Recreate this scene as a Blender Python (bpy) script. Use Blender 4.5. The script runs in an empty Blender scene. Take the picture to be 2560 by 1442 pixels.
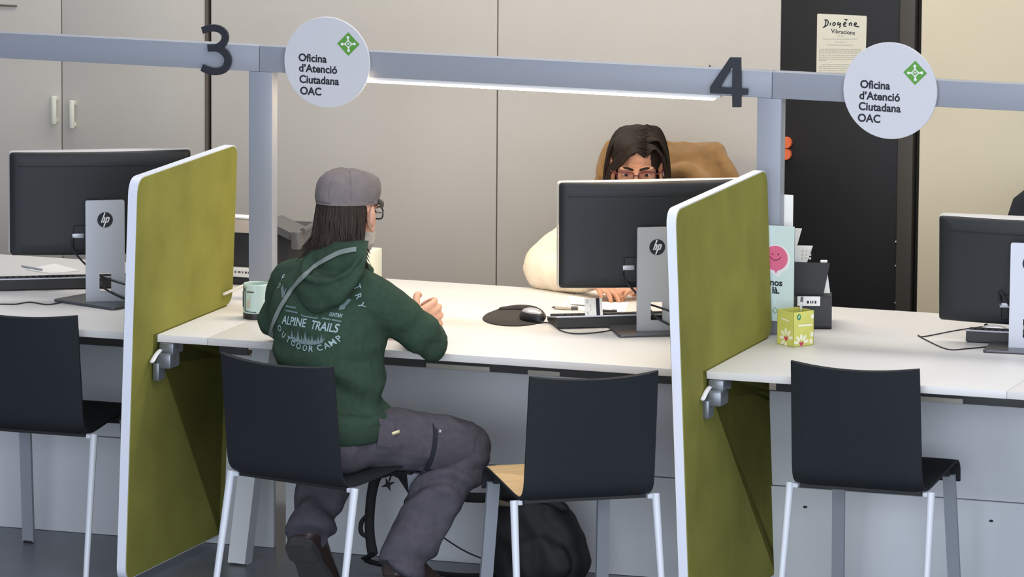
import bpy, bmesh, math, random
from mathutils import Vector, Matrix, noise
from mathutils.bvhtree import BVHTree
random.seed(7)
SC = bpy.context.scene
COL = SC.collection
PI = math.pi
V = Vector

# ------------------------------------------------------------------ camera
CF, CYAW, CPITCH, CROLL = 16006.0, -0.3363, 0.1618, 0.0067
CPOS = V((5.9873, -17.1325, 3.9055))
_f = V((math.sin(CYAW)*math.cos(CPITCH), math.cos(CYAW)*math.cos(CPITCH), -math.sin(CPITCH)))
_r0 = V((math.cos(CYAW), -math.sin(CYAW), 0)); _u0 = _r0.cross(_f)
_r = _r0*math.cos(CROLL) + _u0*math.sin(CROLL); _u = _u0*math.cos(CROLL) - _r0*math.sin(CROLL)
cam = bpy.data.cameras.new('camera'); cam_o = bpy.data.objects.new('camera', cam); COL.objects.link(cam_o)
cam.sensor_width = 36.0; cam.lens = CF/2560*36.0; cam.clip_end = 100; cam.clip_start = 1
m3 = Matrix((_r, _u, -_f)).transposed()
cam_o.matrix_world = Matrix.Translation(CPOS) @ m3.to_4x4()
SC.camera = cam_o

def at(px, py, x=None, y=None, z=None):
    """point of the place seen at a photo pixel, on a known plane of the room"""
    d = _f + _r*((px-1280)/CF) - _u*((py-721)/CF)
    if x is not None: t = (x-CPOS.x)/d.x
    elif y is not None: t = (y-CPOS.y)/d.y
    else: t = (z-CPOS.z)/d.z
    return CPOS + d*t

# ------------------------------------------------------------------ light and exposure
SC.view_settings.view_transform = 'Standard'; SC.view_settings.look = 'None'
SC.view_settings.gamma = 1.0; SC.view_settings.use_curve_mapping = False
SC.view_settings.exposure = 0.0
wd = bpy.data.worlds.new('hall_daylight'); SC.world = wd; wd.use_nodes = True
wd.node_tree.nodes['Background'].inputs[0].default_value = (0.78, 0.85, 1.0, 1)
wd.node_tree.nodes['Background'].inputs[1].default_value = 0.46
def area(name, loc, target, sx, sy, power, color):
    l = bpy.data.lights.new(name, 'AREA'); l.shape = 'RECTANGLE'; l.size = sx; l.size_y = sy
    l.energy = power; l.color = color
    o = bpy.data.objects.new(name, l); COL.objects.link(o); o.location = loc
    o.rotation_euler = (V(target)-V(loc)).to_track_quat('-Z', 'Y').to_euler()
    return o
area('hall_windows', (3.0, -8.0, 1.7), (0, 0, 0.6), 9.0, 3.0, 480, (0.80, 0.88, 1.0))
area('ceiling_panel_front', (1.5, -2.0, 3.6), (0.2, 0.6, 0.0), 3.0, 1.0, 45, (1.0, 0.97, 0.94))
area('ceiling_panel_rear', (-0.2, 1.15, 3.3), (-0.2, 0.9, 0), 4.0, 0.35, 62, (1.0, 0.95, 0.88))

# ------------------------------------------------------------------ helpers
def lin(c):
    return tuple(((v/255)/12.92 if v/255 <= 0.04045 else ((v/255+0.055)/1.055)**2.4) for v in c)
def mat(name, rgb, rough=0.5, metal=0.0, var=0.0, scale=8.0, bump=0.0, bscale=200.0, spec=0.5, stretch=None, sheen=0.0, wave=None):
    m = bpy.data.materials.new(name); m.use_nodes = True
    nt = m.node_tree; b = nt.nodes['Principled BSDF']
    c = lin(rgb)
    b.inputs['Base Color'].default_value = (*c, 1); b.inputs['Roughness'].default_value = rough
    b.inputs['Metallic'].default_value = metal; b.inputs['Specular IOR Level'].default_value = spec
    if sheen: b.inputs['Sheen Weight'].default_value = sheen
    tc = nt.nodes.new('ShaderNodeTexCoord'); src = tc.outputs['Object']
    if stretch:
        mp = nt.nodes.new('ShaderNodeMapping'); mp.inputs['Scale'].default_value = stretch
        nt.links.new(src, mp.inputs['Vector']); src = mp.outputs['Vector']
    if var:
        n = nt.nodes.new('ShaderNodeTexNoise'); n.inputs['Scale'].default_value = scale; n.inputs['Detail'].default_value = 4
        r = nt.nodes.new('ShaderNodeValToRGB'); r.color_ramp.elements[0].position = 0.3; r.color_ramp.elements[1].position = 0.7
        r.color_ramp.elements[0].color = (*[v*(1-var) for v in c], 1); r.color_ramp.elements[1].color = (*[min(1, v*(1+var)) for v in c], 1)
        nt.links.new(src, n.inputs['Vector']); nt.links.new(n.outputs['Fac'], r.inputs['Fac']); nt.links.new(r.outputs['Color'], b.inputs['Base Color'])
    if bump:
        if wave:
            n2 = nt.nodes.new('ShaderNodeTexWave'); n2.bands_direction = wave; n2.inputs['Scale'].default_value = bscale; n2.inputs['Distortion'].default_value = 1.0
        else:
            n2 = nt.nodes.new('ShaderNodeTexNoise'); n2.inputs['Scale'].default_value = bscale; n2.inputs['Detail'].default_value = 3
        bp = nt.nodes.new('ShaderNodeBump'); bp.inputs['Strength'].default_value = bump; bp.inputs['Distance'].default_value = 0.004
        nt.links.new(src, n2.inputs['Vector']); nt.links.new(n2.outputs['Fac'], bp.inputs['Height']); nt.links.new(bp.outputs['Normal'], b.inputs['Normal'])
    return m

M = {}
M['floor'] = mat('grey_vinyl', (114, 118, 126), 0.35, var=0.12, scale=5, bump=0.05, bscale=30)
M['wall'] = mat('beige_grey_laminate', (196, 190, 180), 0.6, var=0.02, scale=3, bump=0.05, bscale=300)
M['cream'] = mat('cream_paint', (208, 197, 170), 0.7, var=0.02, scale=3)
M['gap'] = mat('dark_joint', (40, 36, 32), 0.8)
M['jointm'] = mat('brown_metal_strip', (120, 108, 96), 0.4, 0.5)
M['black_door'] = mat('black_door_paint', (21, 21, 24), 0.6, var=0.1, scale=20)
M['jamb'] = mat('dark_brown_jamb', (66, 62, 56), 0.6)
M['alu'] = mat('painted_aluminium', (148, 153, 164), 0.45, 0.1, bump=0.02, bscale=400)
M['sign'] = mat('white_sign_plate', (202, 203, 210), 0.5)
M['ink'] = mat('navy_black_ink', (26, 27, 40), 0.6)
M['green'] = mat('emblem_green', (88, 152, 58), 0.5)
M['num'] = mat('dark_numeral_acrylic', (34, 37, 46), 0.45)
M['white'] = mat('white_plastic', (232, 232, 234), 0.45)
M['desk'] = mat('white_melamine', (224, 222, 220), 0.42, var=0.01, scale=4)
M['deskleg'] = mat('white_desk_leg', (214, 216, 220), 0.5)
M['modesty'] = mat('light_grey_panel', (222, 224, 228), 0.55, var=0.03, scale=5)
M['dark'] = mat('black_steel', (28, 28, 30), 0.5)
M['rail'] = mat('beige_rail', (205, 200, 186), 0.5)
M['clamp'] = mat('clamp_steel', (128, 132, 138), 0.35, 0.6)
M['felt'] = mat('olive_green_felt', (140, 138, 68), 0.95, var=0.12, scale=6, bump=0.25, bscale=700, spec=0.1)
M['rim'] = mat('white_panel_edge', (226, 230, 242), 0.45)
M['shell'] = mat('black_chair_shell', (33, 37, 42), 0.75, var=0.15, scale=300, bump=0.1, bscale=900, spec=0.3)
M['wood'] = mat('light_oak_seat', (206, 172, 122), 0.5, var=0.12, scale=6, stretch=(1, 14, 1))
M['legw'] = mat('pale_grey_leg', (220, 224, 232), 0.4)
M['legf'] = mat('grey_flat_leg', (150, 154, 162), 0.4)
M['mon'] = mat('black_monitor_plastic', (25, 28, 33), 0.55, bump=0.05, bscale=1200)
M['moni'] = mat('monitor_inset', (22, 24, 28), 0.6)
M['silver'] = mat('silver_plastic', (186, 188, 196), 0.38, 0.35)
M['bezel'] = mat('silver_bezel', (205, 205, 205), 0.35, 0.2)
M['glass'] = mat('screen_glass', (20, 24, 30), 0.15)
M['base'] = mat('grey_stand_base', (96, 98, 104), 0.3, 0.6)
M['rubber'] = mat('black_cable', (26, 27, 32), 0.5)
M['key'] = mat('black_keys', (46, 44, 44), 0.55)
M['pad'] = mat('black_mouse_mat', (52, 48, 46), 0.9, bump=0.2, bscale=900)
M['paper'] = mat('white_paper', (244, 243, 238), 0.7)
M['paper2'] = mat('poster_paper', (214, 209, 190), 0.7)
M['greyink'] = mat('faded_grey_ink', (178, 174, 160), 0.7)
M['orange'] = mat('orange_disc', (224, 108, 66), 0.6)
M['yellow'] = mat('ornament_yellow', (224, 184, 70), 0.6)
M['blue'] = mat('ornament_navy', (40, 40, 74), 0.6)
M['handle'] = mat('cream_handle', (226, 226, 208), 0.4)
M['mint'] = mat('pale_mint_print', (206, 224, 222), 0.6)
M['pink'] = mat('pink_print', (222, 106, 140), 0.6)
M['pinkd'] = mat('dark_pink_print', (120, 30, 56), 0.6)
M['lime'] = mat('lime_card', (214, 212, 112), 0.6, var=0.06, scale=25)
M['limed'] = mat('lime_card_inside', (170, 172, 50), 0.7)
M['petal'] = mat('petal_print', (246, 244, 220), 0.6)
M['heart'] = mat('heart_print', (206, 66, 104), 0.6)
M['teal'] = mat('green_logo_print', (70, 140, 90), 0.6)
M['scan'] = mat('black_scanner', (36, 36, 38), 0.5)
M['scang'] = mat('grey_scanner', (84, 84, 84), 0.4)
M['traylight'] = mat('pale_scanner_tray', (220, 220, 214), 0.5)
M['beige'] = mat('beige_plastic', (196, 188, 174), 0.5)
M['mug'] = mat('mint_mug', (198, 220, 214), 0.35)
M['mugb'] = mat('black_mug_base', (34, 28, 34), 0.4)
M['clear'] = mat('clear_acrylic', (235, 238, 242), 0.1)
M['clear'].node_tree.nodes['Principled BSDF'].inputs['Transmission Weight'].default_value = 0.9
M['lens'] = mat('glasses_lens', (250, 250, 250), 0.03)
M['lens'].node_tree.nodes['Principled BSDF'].inputs['Transmission Weight'].default_value = 1.0
M['lens'].node_tree.nodes['Principled BSDF'].inputs['IOR'].default_value = 1.02
M['skin'] = mat('skin_fair', (222, 168, 140), 0.55, var=0.05, scale=40, bump=0.05, bscale=300)
M['skinw'] = mat('skin_warm', (198, 146, 118), 0.55, var=0.05, scale=40, bump=0.05, bscale=300)
M['hoodie'] = mat('dark_green_fleece', (56, 76, 62), 0.95, var=0.10, scale=60, bump=0.25, bscale=500, spec=0.15)
M['rib'] = mat('green_rib_knit', (52, 70, 58), 0.95, bump=0.4, bscale=60, wave='X', spec=0.15)
M['print'] = mat('pale_blue_print', (160, 182, 184), 0.8)
M['strap'] = mat('grey_bag_strap', (132, 142, 138), 0.8, bump=0.2, bscale=400)
M['trouser'] = mat('grey_cotton_trouser', (82, 79, 87), 0.9, var=0.10, scale=50, bump=0.2, bscale=400, spec=0.2)
M['trouserd'] = mat('navy_trouser_patch', (44, 45, 54), 0.9, bump=0.2, bscale=400, spec=0.2)
M['shoe'] = mat('dark_brown_leather', (58, 44, 40), 0.45, var=0.15, scale=30)
M['sole'] = mat('grey_rubber_sole', (70, 68, 68), 0.8)
M['cap'] = mat('grey_cap_cotton', (128, 119, 118), 0.95, var=0.08, scale=40, bump=0.25, bscale=500, spec=0.15)
M['capd'] = mat('dark_cap_visor', (72, 64, 60), 0.9)
M['hair'] = mat('dark_brown_hair', (54, 44, 38), 0.6, spec=0.2, var=0.35, scale=30, stretch=(6, 6, 0.6))
M['hairw'] = mat('very_dark_hair', (40, 31, 25), 0.6, spec=0.2, var=0.35, scale=30, stretch=(6, 6, 0.6))
M['beard'] = mat('white_grey_beard', (196, 186, 174), 0.9, bump=0.6, bscale=250)
M['frame'] = mat('black_glasses_frame', (24, 24, 28), 0.35)
M['framer'] = mat('dark_red_glasses_frame', (84, 26, 34), 0.35)
M['eyew'] = mat('eye_white', (232, 228, 222), 0.3)
M['iris'] = mat('eye_iris', (40, 28, 22), 0.2)
M['lip'] = mat('lip_skin', (170, 96, 88), 0.5)
M['sweater'] = mat('cream_knit', (240, 226, 204), 0.95, var=0.03, scale=60, bump=0.35, bscale=120, wave='DIAGONAL', spec=0.1)
M['coat'] = mat('brown_suede', (142, 108, 68), 0.95, var=0.22, scale=14, bump=0.2, bscale=300, spec=0.1, sheen=0.2)
M['pack'] = mat('black_backpack_nylon', (24, 25, 27), 0.7, var=0.2, scale=30, bump=0.2, bscale=300)
M['packg'] = mat('grey_fur_trim', (90, 84, 70), 0.9)
M['brass'] = mat('brass_tag', (190, 180, 140), 0.4, 0.6)
led = bpy.data.materials.new('warm_led'); led.use_nodes = True
_b = led.node_tree.nodes['Principled BSDF']
_b.inputs['Emission Color'].default_value = (1.0, 0.76, 0.45, 1); _b.inputs['Emission Strength'].default_value = 50.0
M['led'] = led

class MB:
    """collects shapes into one bmesh"""
    def __init__(self): self.bm = bmesh.new()
    def add(self, t, mtx=None):
        if mtx is not None: t.transform(mtx)
        me = bpy.data.meshes.new('tmp'); t.to_mesh(me); t.free()
        self.bm.from_mesh(me); bpy.data.meshes.remove(me); return self
    def box(self, c, s, bev=0.0, rot=None, seg=2):
        t = bmesh.new(); bmesh.ops.create_cube(t, size=1.0)
        bmesh.ops.scale(t, vec=V(s), verts=t.verts)
        if bev: bmesh.ops.bevel(t, geom=t.edges[:], offset=bev, segments=seg, affect='EDGES', profile=0.5)
        m = Matrix.Translation(V(c))
        if rot is not None: m = m @ (rot.to_4x4() if isinstance(rot, Matrix) else Matrix.Rotation(rot, 4, 'Z'))
        return self.add(t, m)
    def ell(self, c, r, rot=None, seg=20):
        t = bmesh.new(); bmesh.ops.create_uvsphere(t, u_segments=seg, v_segments=seg//2+2, radius=1)
        bmesh.ops.scale(t, vec=V(r), verts=t.verts)
        m = Matrix.Translation(V(c))
        if rot is not None: m = m @ rot.to_4x4()
        return self.add(t, m)
    def rings(self, rings, cap=True, closed=True):
        t = bmesh.new(); prev = None; first = None
        for ring in rings:
            vs = [t.verts.new(p) for p in ring]
            if prev:
                n = len(vs)
                for i in range(n if closed else n-1):
                    t.faces.new((prev[i], prev[(i+1) % n], vs[(i+1) % n], vs[i]))
            else: first = vs
            prev = vs
        if cap and closed:
            t.faces.new(first[::-1]); t.faces.new(prev)
        bmesh.ops.recalc_face_normals(t, faces=t.faces[:])
        return self.add(t)
    def tube(self, pts, r, n=10, sub=6, flat=None, round_ends=True):
        """smooth tube through pts; r one radius or a list; flat=(normal, thickness ratio) makes a band"""
        pts = [V(p) for p in pts]
        rs = list(r) if isinstance(r, (list, tuple)) else [r]*len(pts)
        P, Rr = [], []
        for i in range(len(pts)-1):
            p0 = pts[max(i-1, 0)]; p1 = pts[i]; p2 = pts[i+1]; p3 = pts[min(i+2, len(pts)-1)]
            for k in range(sub):
                t = k/sub
                P.append(0.5*((2*p1)+(p2-p0)*t+(2*p0-5*p1+4*p2-p3)*t*t+(3*p1-p0-3*p2+p3)*t*t*t)); Rr.append(rs[i]*(1-t)+rs[i+1]*t)
        P.append(pts[-1]); Rr.append(rs[-1])
        T = [(P[min(i+1, len(P)-1)]-P[max(i-1, 0)]).normalized() for i in range(len(P))]
        if round_ends:
            a, b = [], []
            for k in (0.05, 0.35, 0.7):
                a.append((P[0]-T[0]*Rr[0]*math.cos(math.asin(k))*(flat[1] if flat else 1), Rr[0]*k, T[0]))
            for k in (0.7, 0.35, 0.05):
                b.append((P[-1]+T[-1]*Rr[-1]*math.cos(math.asin(k))*(flat[1] if flat else 1), Rr[-1]*k, T[-1]))
            P = [q[0] for q in a]+P+[q[0] for q in b]; Rr = [q[1] for q in a]+Rr+[q[1] for q in b]; T = [q[2] for q in a]+T+[q[2] for q in b]
        up = V((0, 0, 1)) if abs(T[0].z) < 0.9 else V((0, 1, 0))
        if flat: up = V(flat[0])
        rings = []
        for p, q, t in zip(P, Rr, T):
            s = t.cross(up).normalized(); u = s.cross(t).normalized()
            if not flat: up = u
            k = flat[1] if flat else 1.0
            rings.append([p + s*(q*math.cos(2*PI*i/n)) + u*(q*k*math.sin(2*PI*i/n)) for i in range(n)])
        return self.rings(rings)
    def cyl(self, a, b, r, r2=None, n=20):
        a, b = V(a), V(b); t = (b-a).normalized(); up = V((0, 0, 1)) if abs(t.z) < 0.9 else V((0, 1, 0))
        s = t.cross(up).normalized(); u = s.cross(t)
        r2 = r if r2 is None else r2
        return self.rings([[p+s*(q*math.cos(2*PI*i/n))+u*(q*math.sin(2*PI*i/n)) for i in range(n)] for p, q in ((a, r), (b, r2))])
    def lathe(self, c, prof, n=32):
        return self.rings([[V(c)+V((q*math.cos(2*PI*i/n), q*math.sin(2*PI*i/n), z)) for i in range(n)] for q, z in prof])
    def bar(self, a, b, w, d, up=(0, 1, 0), w2=None, d2=None):
        a, b = V(a), V(b); t = (b-a).normalized(); s = t.cross(V(up)).normalized(); u = s.cross(t)
        w2 = w if w2 is None else w2; d2 = d if d2 is None else d2
        return self.rings([[p+s*(x*ww/2)+u*(y*dd/2) for x, y in ((-1, -1), (1, -1), (1, 1), (-1, 1))] for p, ww, dd in ((a, w, d), (b, w2, d2))])

class Plane:
    """flat frame for plates, print and lettering: origin, right, up"""
    def __init__(self, o, ux, uy):
        self.o = V(o); self.x = V(ux).normalized(); self.y = V(uy); self.y = (self.y-self.x*self.y.dot(self.x)).normalized(); self.n = self.x.cross(self.y)
    def p(self, a, b, h=0.0): return self.o+self.x*a+self.y*b+self.n*h
    def poly(self, mb, pts, h0, h1, holes=None):
        t = bmesh.new(); es = []
        for loop in [pts]+(holes or []):
            vs = [t.verts.new((x, y, 0)) for x, y in loop]
            es += [t.edges.new((vs[i], vs[(i+1) % len(vs)])) for i in range(len(vs))]
        if holes:
            bmesh.ops.triangle_fill(t, edges=es, use_beauty=True)
        else:
            t.faces.new(t.verts[:]); bmesh.ops.triangulate(t, faces=t.faces[:])
        g = bmesh.ops.extrude_face_region(t, geom=t.faces[:])
        vs = [e for e in g['geom'] if isinstance(e, bmesh.types.BMVert)]
        for v in t.verts: v.co.z = h0
        for v in vs: v.co.z = h1
        bmesh.ops.recalc_face_normals(t, faces=t.faces[:])
        for v in t.verts: v.co = self.p(v.co.x, v.co.y, v.co.z)
        mb.add(t); return mb
    def rect(self, mb, x0, y0, x1, y1, h0, h1): return self.poly(mb, [(x0, y0), (x1, y0), (x1, y1), (x0, y1)], h0, h1)
    def disc(self, mb, cx, cy, r, h0, h1, n=32, ry=None):
        ry = ry or r
        return self.poly(mb, [(cx+r*math.cos(2*PI*i/n), cy+ry*math.sin(2*PI*i/n)) for i in range(n)], h0, h1)
    def stroke(self, mb, pts, w, h0, h1, smooth=True):
        P = [V((a, b)) for a, b in pts]
        if smooth and len(P) > 2:
            Q = []
            for i in range(len(P)-1):
                p0 = P[max(i-1, 0)]; p1 = P[i]; p2 = P[i+1]; p3 = P[min(i+2, len(P)-1)]
                for k in range(6):
                    t = k/6; Q.append(0.5*((2*p1)+(p2-p0)*t+(2*p0-5*p1+4*p2-p3)*t*t+(3*p1-p0-3*p2+p3)*t*t*t))
            P = Q+[P[-1]]
        L, R = [], []
        for i, p in enumerate(P):
            t = (P[min(i+1, len(P)-1)]-P[max(i-1, 0)]).normalized(); n = V((-t.y, t.x))
            L.append(p+n*w/2); R.append(p-n*w/2)
        t = bmesh.new(); rows = []
        for l, r in zip(L, R):
            rows.append([t.verts.new(self.p(l.x, l.y, h1)), t.verts.new(self.p(r.x, r.y, h1)), t.verts.new(self.p(r.x, r.y, h0)), t.verts.new(self.p(l.x, l.y, h0))])
        for a, b in zip(rows, rows[1:]):
            for k in range(4): t.faces.new((a[k], a[(k+1) % 4], b[(k+1) % 4], b[k]))
        t.faces.new(rows[0]); t.faces.new(rows[-1][::-1])
        bmesh.ops.recalc_face_normals(t, faces=t.faces[:])
        mb.add(t); return mb
    def text(self, mb, s, size, x, y, h, rot=0.0, bold=0.0, align='LEFT', sx=1.0, thick=0.0004):
        for vs, fs in text_geo(s, bold, align):
            t = bmesh.new(); c, sn = math.cos(rot), math.sin(rot); bv = []
            for a, b in vs:
                a, b = a*size*sx, b*size
                bv.append(t.verts.new(self.p(x+a*c-b*sn, y+a*sn+b*c, h)))
            for f in fs:
                try: t.faces.new([bv[i] for i in f])
                except ValueError: pass
            mb.add(t)
        return mb
_tc = {}
def text_geo(s, bold, align):
    k = (s, bold, align)
    if k not in _tc:
        cu = bpy.data.curves.new('t', 'FONT'); cu.body = s; cu.size = 1.0; cu.align_x = align; cu.offset = bold; cu.resolution_u = 4; cu.fill_mode = 'BOTH'
        o = bpy.data.objects.new('t', cu); COL.objects.link(o)
        dg = bpy.context.evaluated_depsgraph_get(); me = bpy.data.meshes.new_from_object(o.evaluated_get(dg))
        _tc[k] = [([(v.co.x, v.co.y) for v in me.vertices], [list(p.vertices) for p in me.polygons])]
        bpy.data.objects.remove(o); bpy.data.curves.remove(cu); bpy.data.meshes.remove(me)
    return _tc[k]

def wm(o):
    m = o.matrix_basis.copy()
    return wm(o.parent) @ m if o.parent else m
def part(name, mb, m, parent=None, smooth=True, world=False, label=None, angle=40):
    bm = mb.bm
    if world and parent is not None: bm.transform(wm(parent).inverted())
    me = bpy.data.meshes.new(name); bm.to_mesh(me); bm.free()
    me.materials.append(M[m] if isinstance(m, str) else m)
    o = bpy.data.objects.new(name, me); COL.objects.link(o)
    if parent is not None: o.parent = parent
    if smooth:
        me.polygons.foreach_set('use_smooth', [True]*len(me.polygons)); me.set_sharp_from_angle(angle=math.radians(angle))
    if label: o['label'] = label
    return o
def tag(o, label, cat, group=None, kind=None):
    o['label'] = label; o['category'] = cat
    if group: o['group'] = group
    if kind: o['kind'] = kind
    return o
def thing(name, label, cat, loc=(0, 0, 0), rz=0.0, group=None):
    o = bpy.data.objects.new(name, None); COL.objects.link(o); o.empty_display_size = 0.1
    o.location = loc; o.rotation_euler = (0, 0, rz)
    return tag(o, label, cat, group)
def dup(root, loc, rz, label):
    def cp(o, parent):
        c = o.copy(); COL.objects.link(c); c.parent = parent
        for ch in [x for x in bpy.data.objects if x.parent == o]: cp(ch, c)
        return c
    r = cp(root, None); r.location = loc; r.rotation_euler = (0, 0, rz); r['label'] = label
    return r
def struct(name, mb, m, label, cat, smooth=False):
    o = part(name, mb, m, None, smooth); return tag(o, label, cat, kind='structure')
def remesh(mb, voxel, smooth=4, fold=None, decimate=None):
    """one continuous skin over overlapping closed shapes"""
    me = bpy.data.meshes.new('r'); mb.bm.to_mesh(me); mb.bm.free()
    o = bpy.data.objects.new('r', me); COL.objects.link(o)
    a = o.modifiers.new('a', 'REMESH'); a.mode = 'VOXEL'; a.voxel_size = voxel
    if smooth:
        b = o.modifiers.new('b', 'SMOOTH'); b.factor = 0.5; b.iterations = smooth
    dg = bpy.context.evaluated_depsgraph_get(); n = bpy.data.meshes.new_from_object(o.evaluated_get(dg))
    bpy.data.objects.remove(o); bpy.data.meshes.remove(me)
    r = MB(); r.bm.from_mesh(n); bpy.data.meshes.remove(n)
    if fold:
        r.bm.normal_update()
        mv = [(v, v.co+v.normal*fold(v.co, v.normal)) for v in r.bm.verts]
        for v, c in mv: v.co = c
    return r

# ------------------------------------------------------------------ setting
YW = 2.0
struct('floor', MB().box((0, -2, -0.05), (14, 14, 0.1)), 'floor', 'grey vinyl floor in front of and behind the counter', 'floor')
GX = [at(q, 200, y=YW).x for q in (154, 519, 1243, 1950, 2250, 2300)]
wl = MB()
wl.box(((GX[1]+0.012+GX[2]-0.002)/2, YW+0.02, 1.4), (GX[2]-0.002-GX[1]-0.012, 0.04, 2.8), 0.002)
wl.box(((GX[2]+0.002+GX[3])/2, YW+0.02, 1.4), (GX[3]-GX[2]-0.002, 0.04, 2.8), 0.002)
wl.box((-1, YW+0.09, 1.4), (8, 0.08, 2.8))
struct('wall_back', wl, 'wall', 'beige grey panelled back wall behind the clerk', 'wall')
struct('trim_1', MB().box((GX[2], YW+0.035, 1.4), (0.006, 0.02, 2.8)), 'gap', 'thin dark joint between the back wall panels', 'joint')
t2 = MB().box((GX[1]-0.002, YW+0.012, 1.4), (0.011, 0.03, 2.8)); 
struct('trim_2', t2, 'jointm', 'brown metal strip at the right side of the cupboard', 'trim')
struct('trim_3', MB().box((GX[1]+0.007, YW+0.03, 1.4), (0.012, 0.03, 2.8)), 'gap', 'dark gap beside the brown metal strip on the wall', 'joint')
struct('wall_right', MB().box((GX[5]+1.5+0.004, YW+0.02, 1.4), (3.0, 0.06, 2.8), 0.003), 'cream', 'cream wall right of the black door', 'wall')
d1 = thing('door_1', 'matt black door with a paper notice on it', 'door', ((GX[3]+GX[4])/2, YW, 0)); d1['kind'] = 'structure'
part('door_leaf', MB().box(((GX[3]+GX[4])/2, YW+0.02, 1.35), (GX[4]-GX[3]-0.004, 0.04, 2.7), 0.002), 'black_door', d1, world=True)
part('door_jamb', MB().box(((GX[4]+GX[5])/2-0.008, YW+0.012, 1.35), (GX[5]-GX[4]-0.016, 0.05, 2.7), 0.002), 'jamb', d1, world=True, label='dark brown jamb')
part('door_gap', MB().box((GX[5]-0.006, YW+0.035, 1.35), (0.016, 0.02, 2.7)), 'gap', d1, world=True)
hb = MB()
for q in ((2240, 604), (2240, 664), (2238, 757)): p = at(*q, y=YW-0.002); hb.ell(p, (0.003, 0.003, 0.003), seg=8)
part('hinge_screws', hb, 'traylight', d1, world=True)

# storage cupboard at the left with two doors and cream handles
cb = thing('storage_cupboard', 'tall beige cupboard with two cream handles at the left', 'cupboard', (GX[0], YW, 0))
part('body', MB().box((GX[0]-0.2, YW+0.045, 1.4), (1.42, 0.02, 2.8)), 'gap', cb, world=True)
for x0, x1, hx, hy in ((GX[0]-0.75, GX[0]-0.002, 135, 275), (GX[0]+0.002, GX[1]-0.009, 180, 286)):
    d = part('door', MB().box(((x0+x1)/2, YW+0.015, 1.4), (x1-x0, 0.03, 2.8), 0.002), 'wall', cb, world=True)
    p = at(hx, hy, y=YW-0.022); h = MB()
    h.box(p, (0.016, 0.012, 0.094), 0.004)
    for s in (-1, 1): h.box(p+V((0, 0.012, s*0.036)), (0.012, 0.024, 0.014), 0.003)
    part('handle', h, 'handle', d, world=True, label='cream bar handle')
p = at(18, 14, y=YW-0.004)
part('finger_slot', MB().box(p, (0.07, 0.006, 0.006), 0.002), 'jointm', cb, world=True)

# ------------------------------------------------------------------ overhead frame, strip light, signs
YB = 0.68     # front face of the frame
zt, zb = 1.5163, 1.4383
fr = thing('overhead_gantry', 'blue grey aluminium frame of beams and posts over the counter', 'frame', (-0.25, YB, 0.74))
p1 = at(648, 150, y=YB).x; p2 = at(1930, 220, y=YB).x
for a, b in ((-2.6, p1-0.0008), (p1+0.0008, p2-0.0008), (p2+0.0008, 2.4)):
    part('beam', MB().box(((a+b)/2, YB+0.0225, (zt+zb)/2), (b-a, 0.045, zt-zb), 0.0015), 'alu', fr, world=True)
for xa, xb in ((-1.085, -1.009), (0.518, 0.592)):
    part('post', MB().box(((xa+xb)/2, YB+0.0225, (0.741+zb)/2), (xb-xa, 0.045, zb-0.741-0.0005), 0.0015), 'alu', fr, world=True)
ls = thing('strip_light', 'glowing warm strip light under the beam of the middle counter', 'light', (-0.2, YB+0.02, zb))
part('housing', MB().box((-0.27, YB+0.024, zb-0.005), (1.34, 0.034, 0.009), 0.001), 'white', ls, world=True)
part('diffuser', MB().box((-0.275, YB+0.024, zb-0.012), (1.31, 0.028, 0.010), 0.002), 'led', ls, world=True, label='lit warm white diffuser')

def frame_plane(px, py, y):
    return Plane(at(px, py, y=y), (1, 0, 0), (0, 0, 1))
def emblem(pl, cx, cy, r, parent):
    e = part('emblem', pl.poly(MB(), [(cx, cy+r), (cx-r, cy), (cx, cy-r), (cx+r, cy)], 0.0002, 0.0012), 'green', parent, world=True, smooth=False, label='green diamond emblem')
    w = MB()
    for k in range(4):
        a = k*PI/2+0.06; dx, dy = math.cos(a), math.sin(a)
        pl.stroke(w, [(cx+dx*r*0.2, cy+dy*r*0.2), (cx+dx*r*0.56, cy+dy*r*0.56)], r*0.13, 0.0012, 0.0016, False)
        pl.disc(w, cx+dx*r*0.56, cy+dy*r*0.56, r*0.12, 0.0012, 0.00165, 14)
        b = a+PI/2; ex, ey = math.cos(b), math.sin(b)
        pl.stroke(w, [(cx+dx*r*0.36, cy+dy*r*0.36), (cx+(dx+ex)*r*0.15, cy+(dy+ey)*r*0.15), (cx+ex*r*0.36, cy+ey*r*0.36)], r*0.07, 0.0012, 0.0017, False)
    pl.stroke(w, [(cx-r*0.1, cy-r*0.08), (cx-r*0.02, cy+r*0.09), (cx+r*0.03, cy-r*0.07), (cx+r*0.1, cy+r*0.1)], r*0.05, 0.0012, 0.0018)
    part('emblem_mark', w, 'white', e, world=True, smooth=False, label='white cross emblem')
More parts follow.
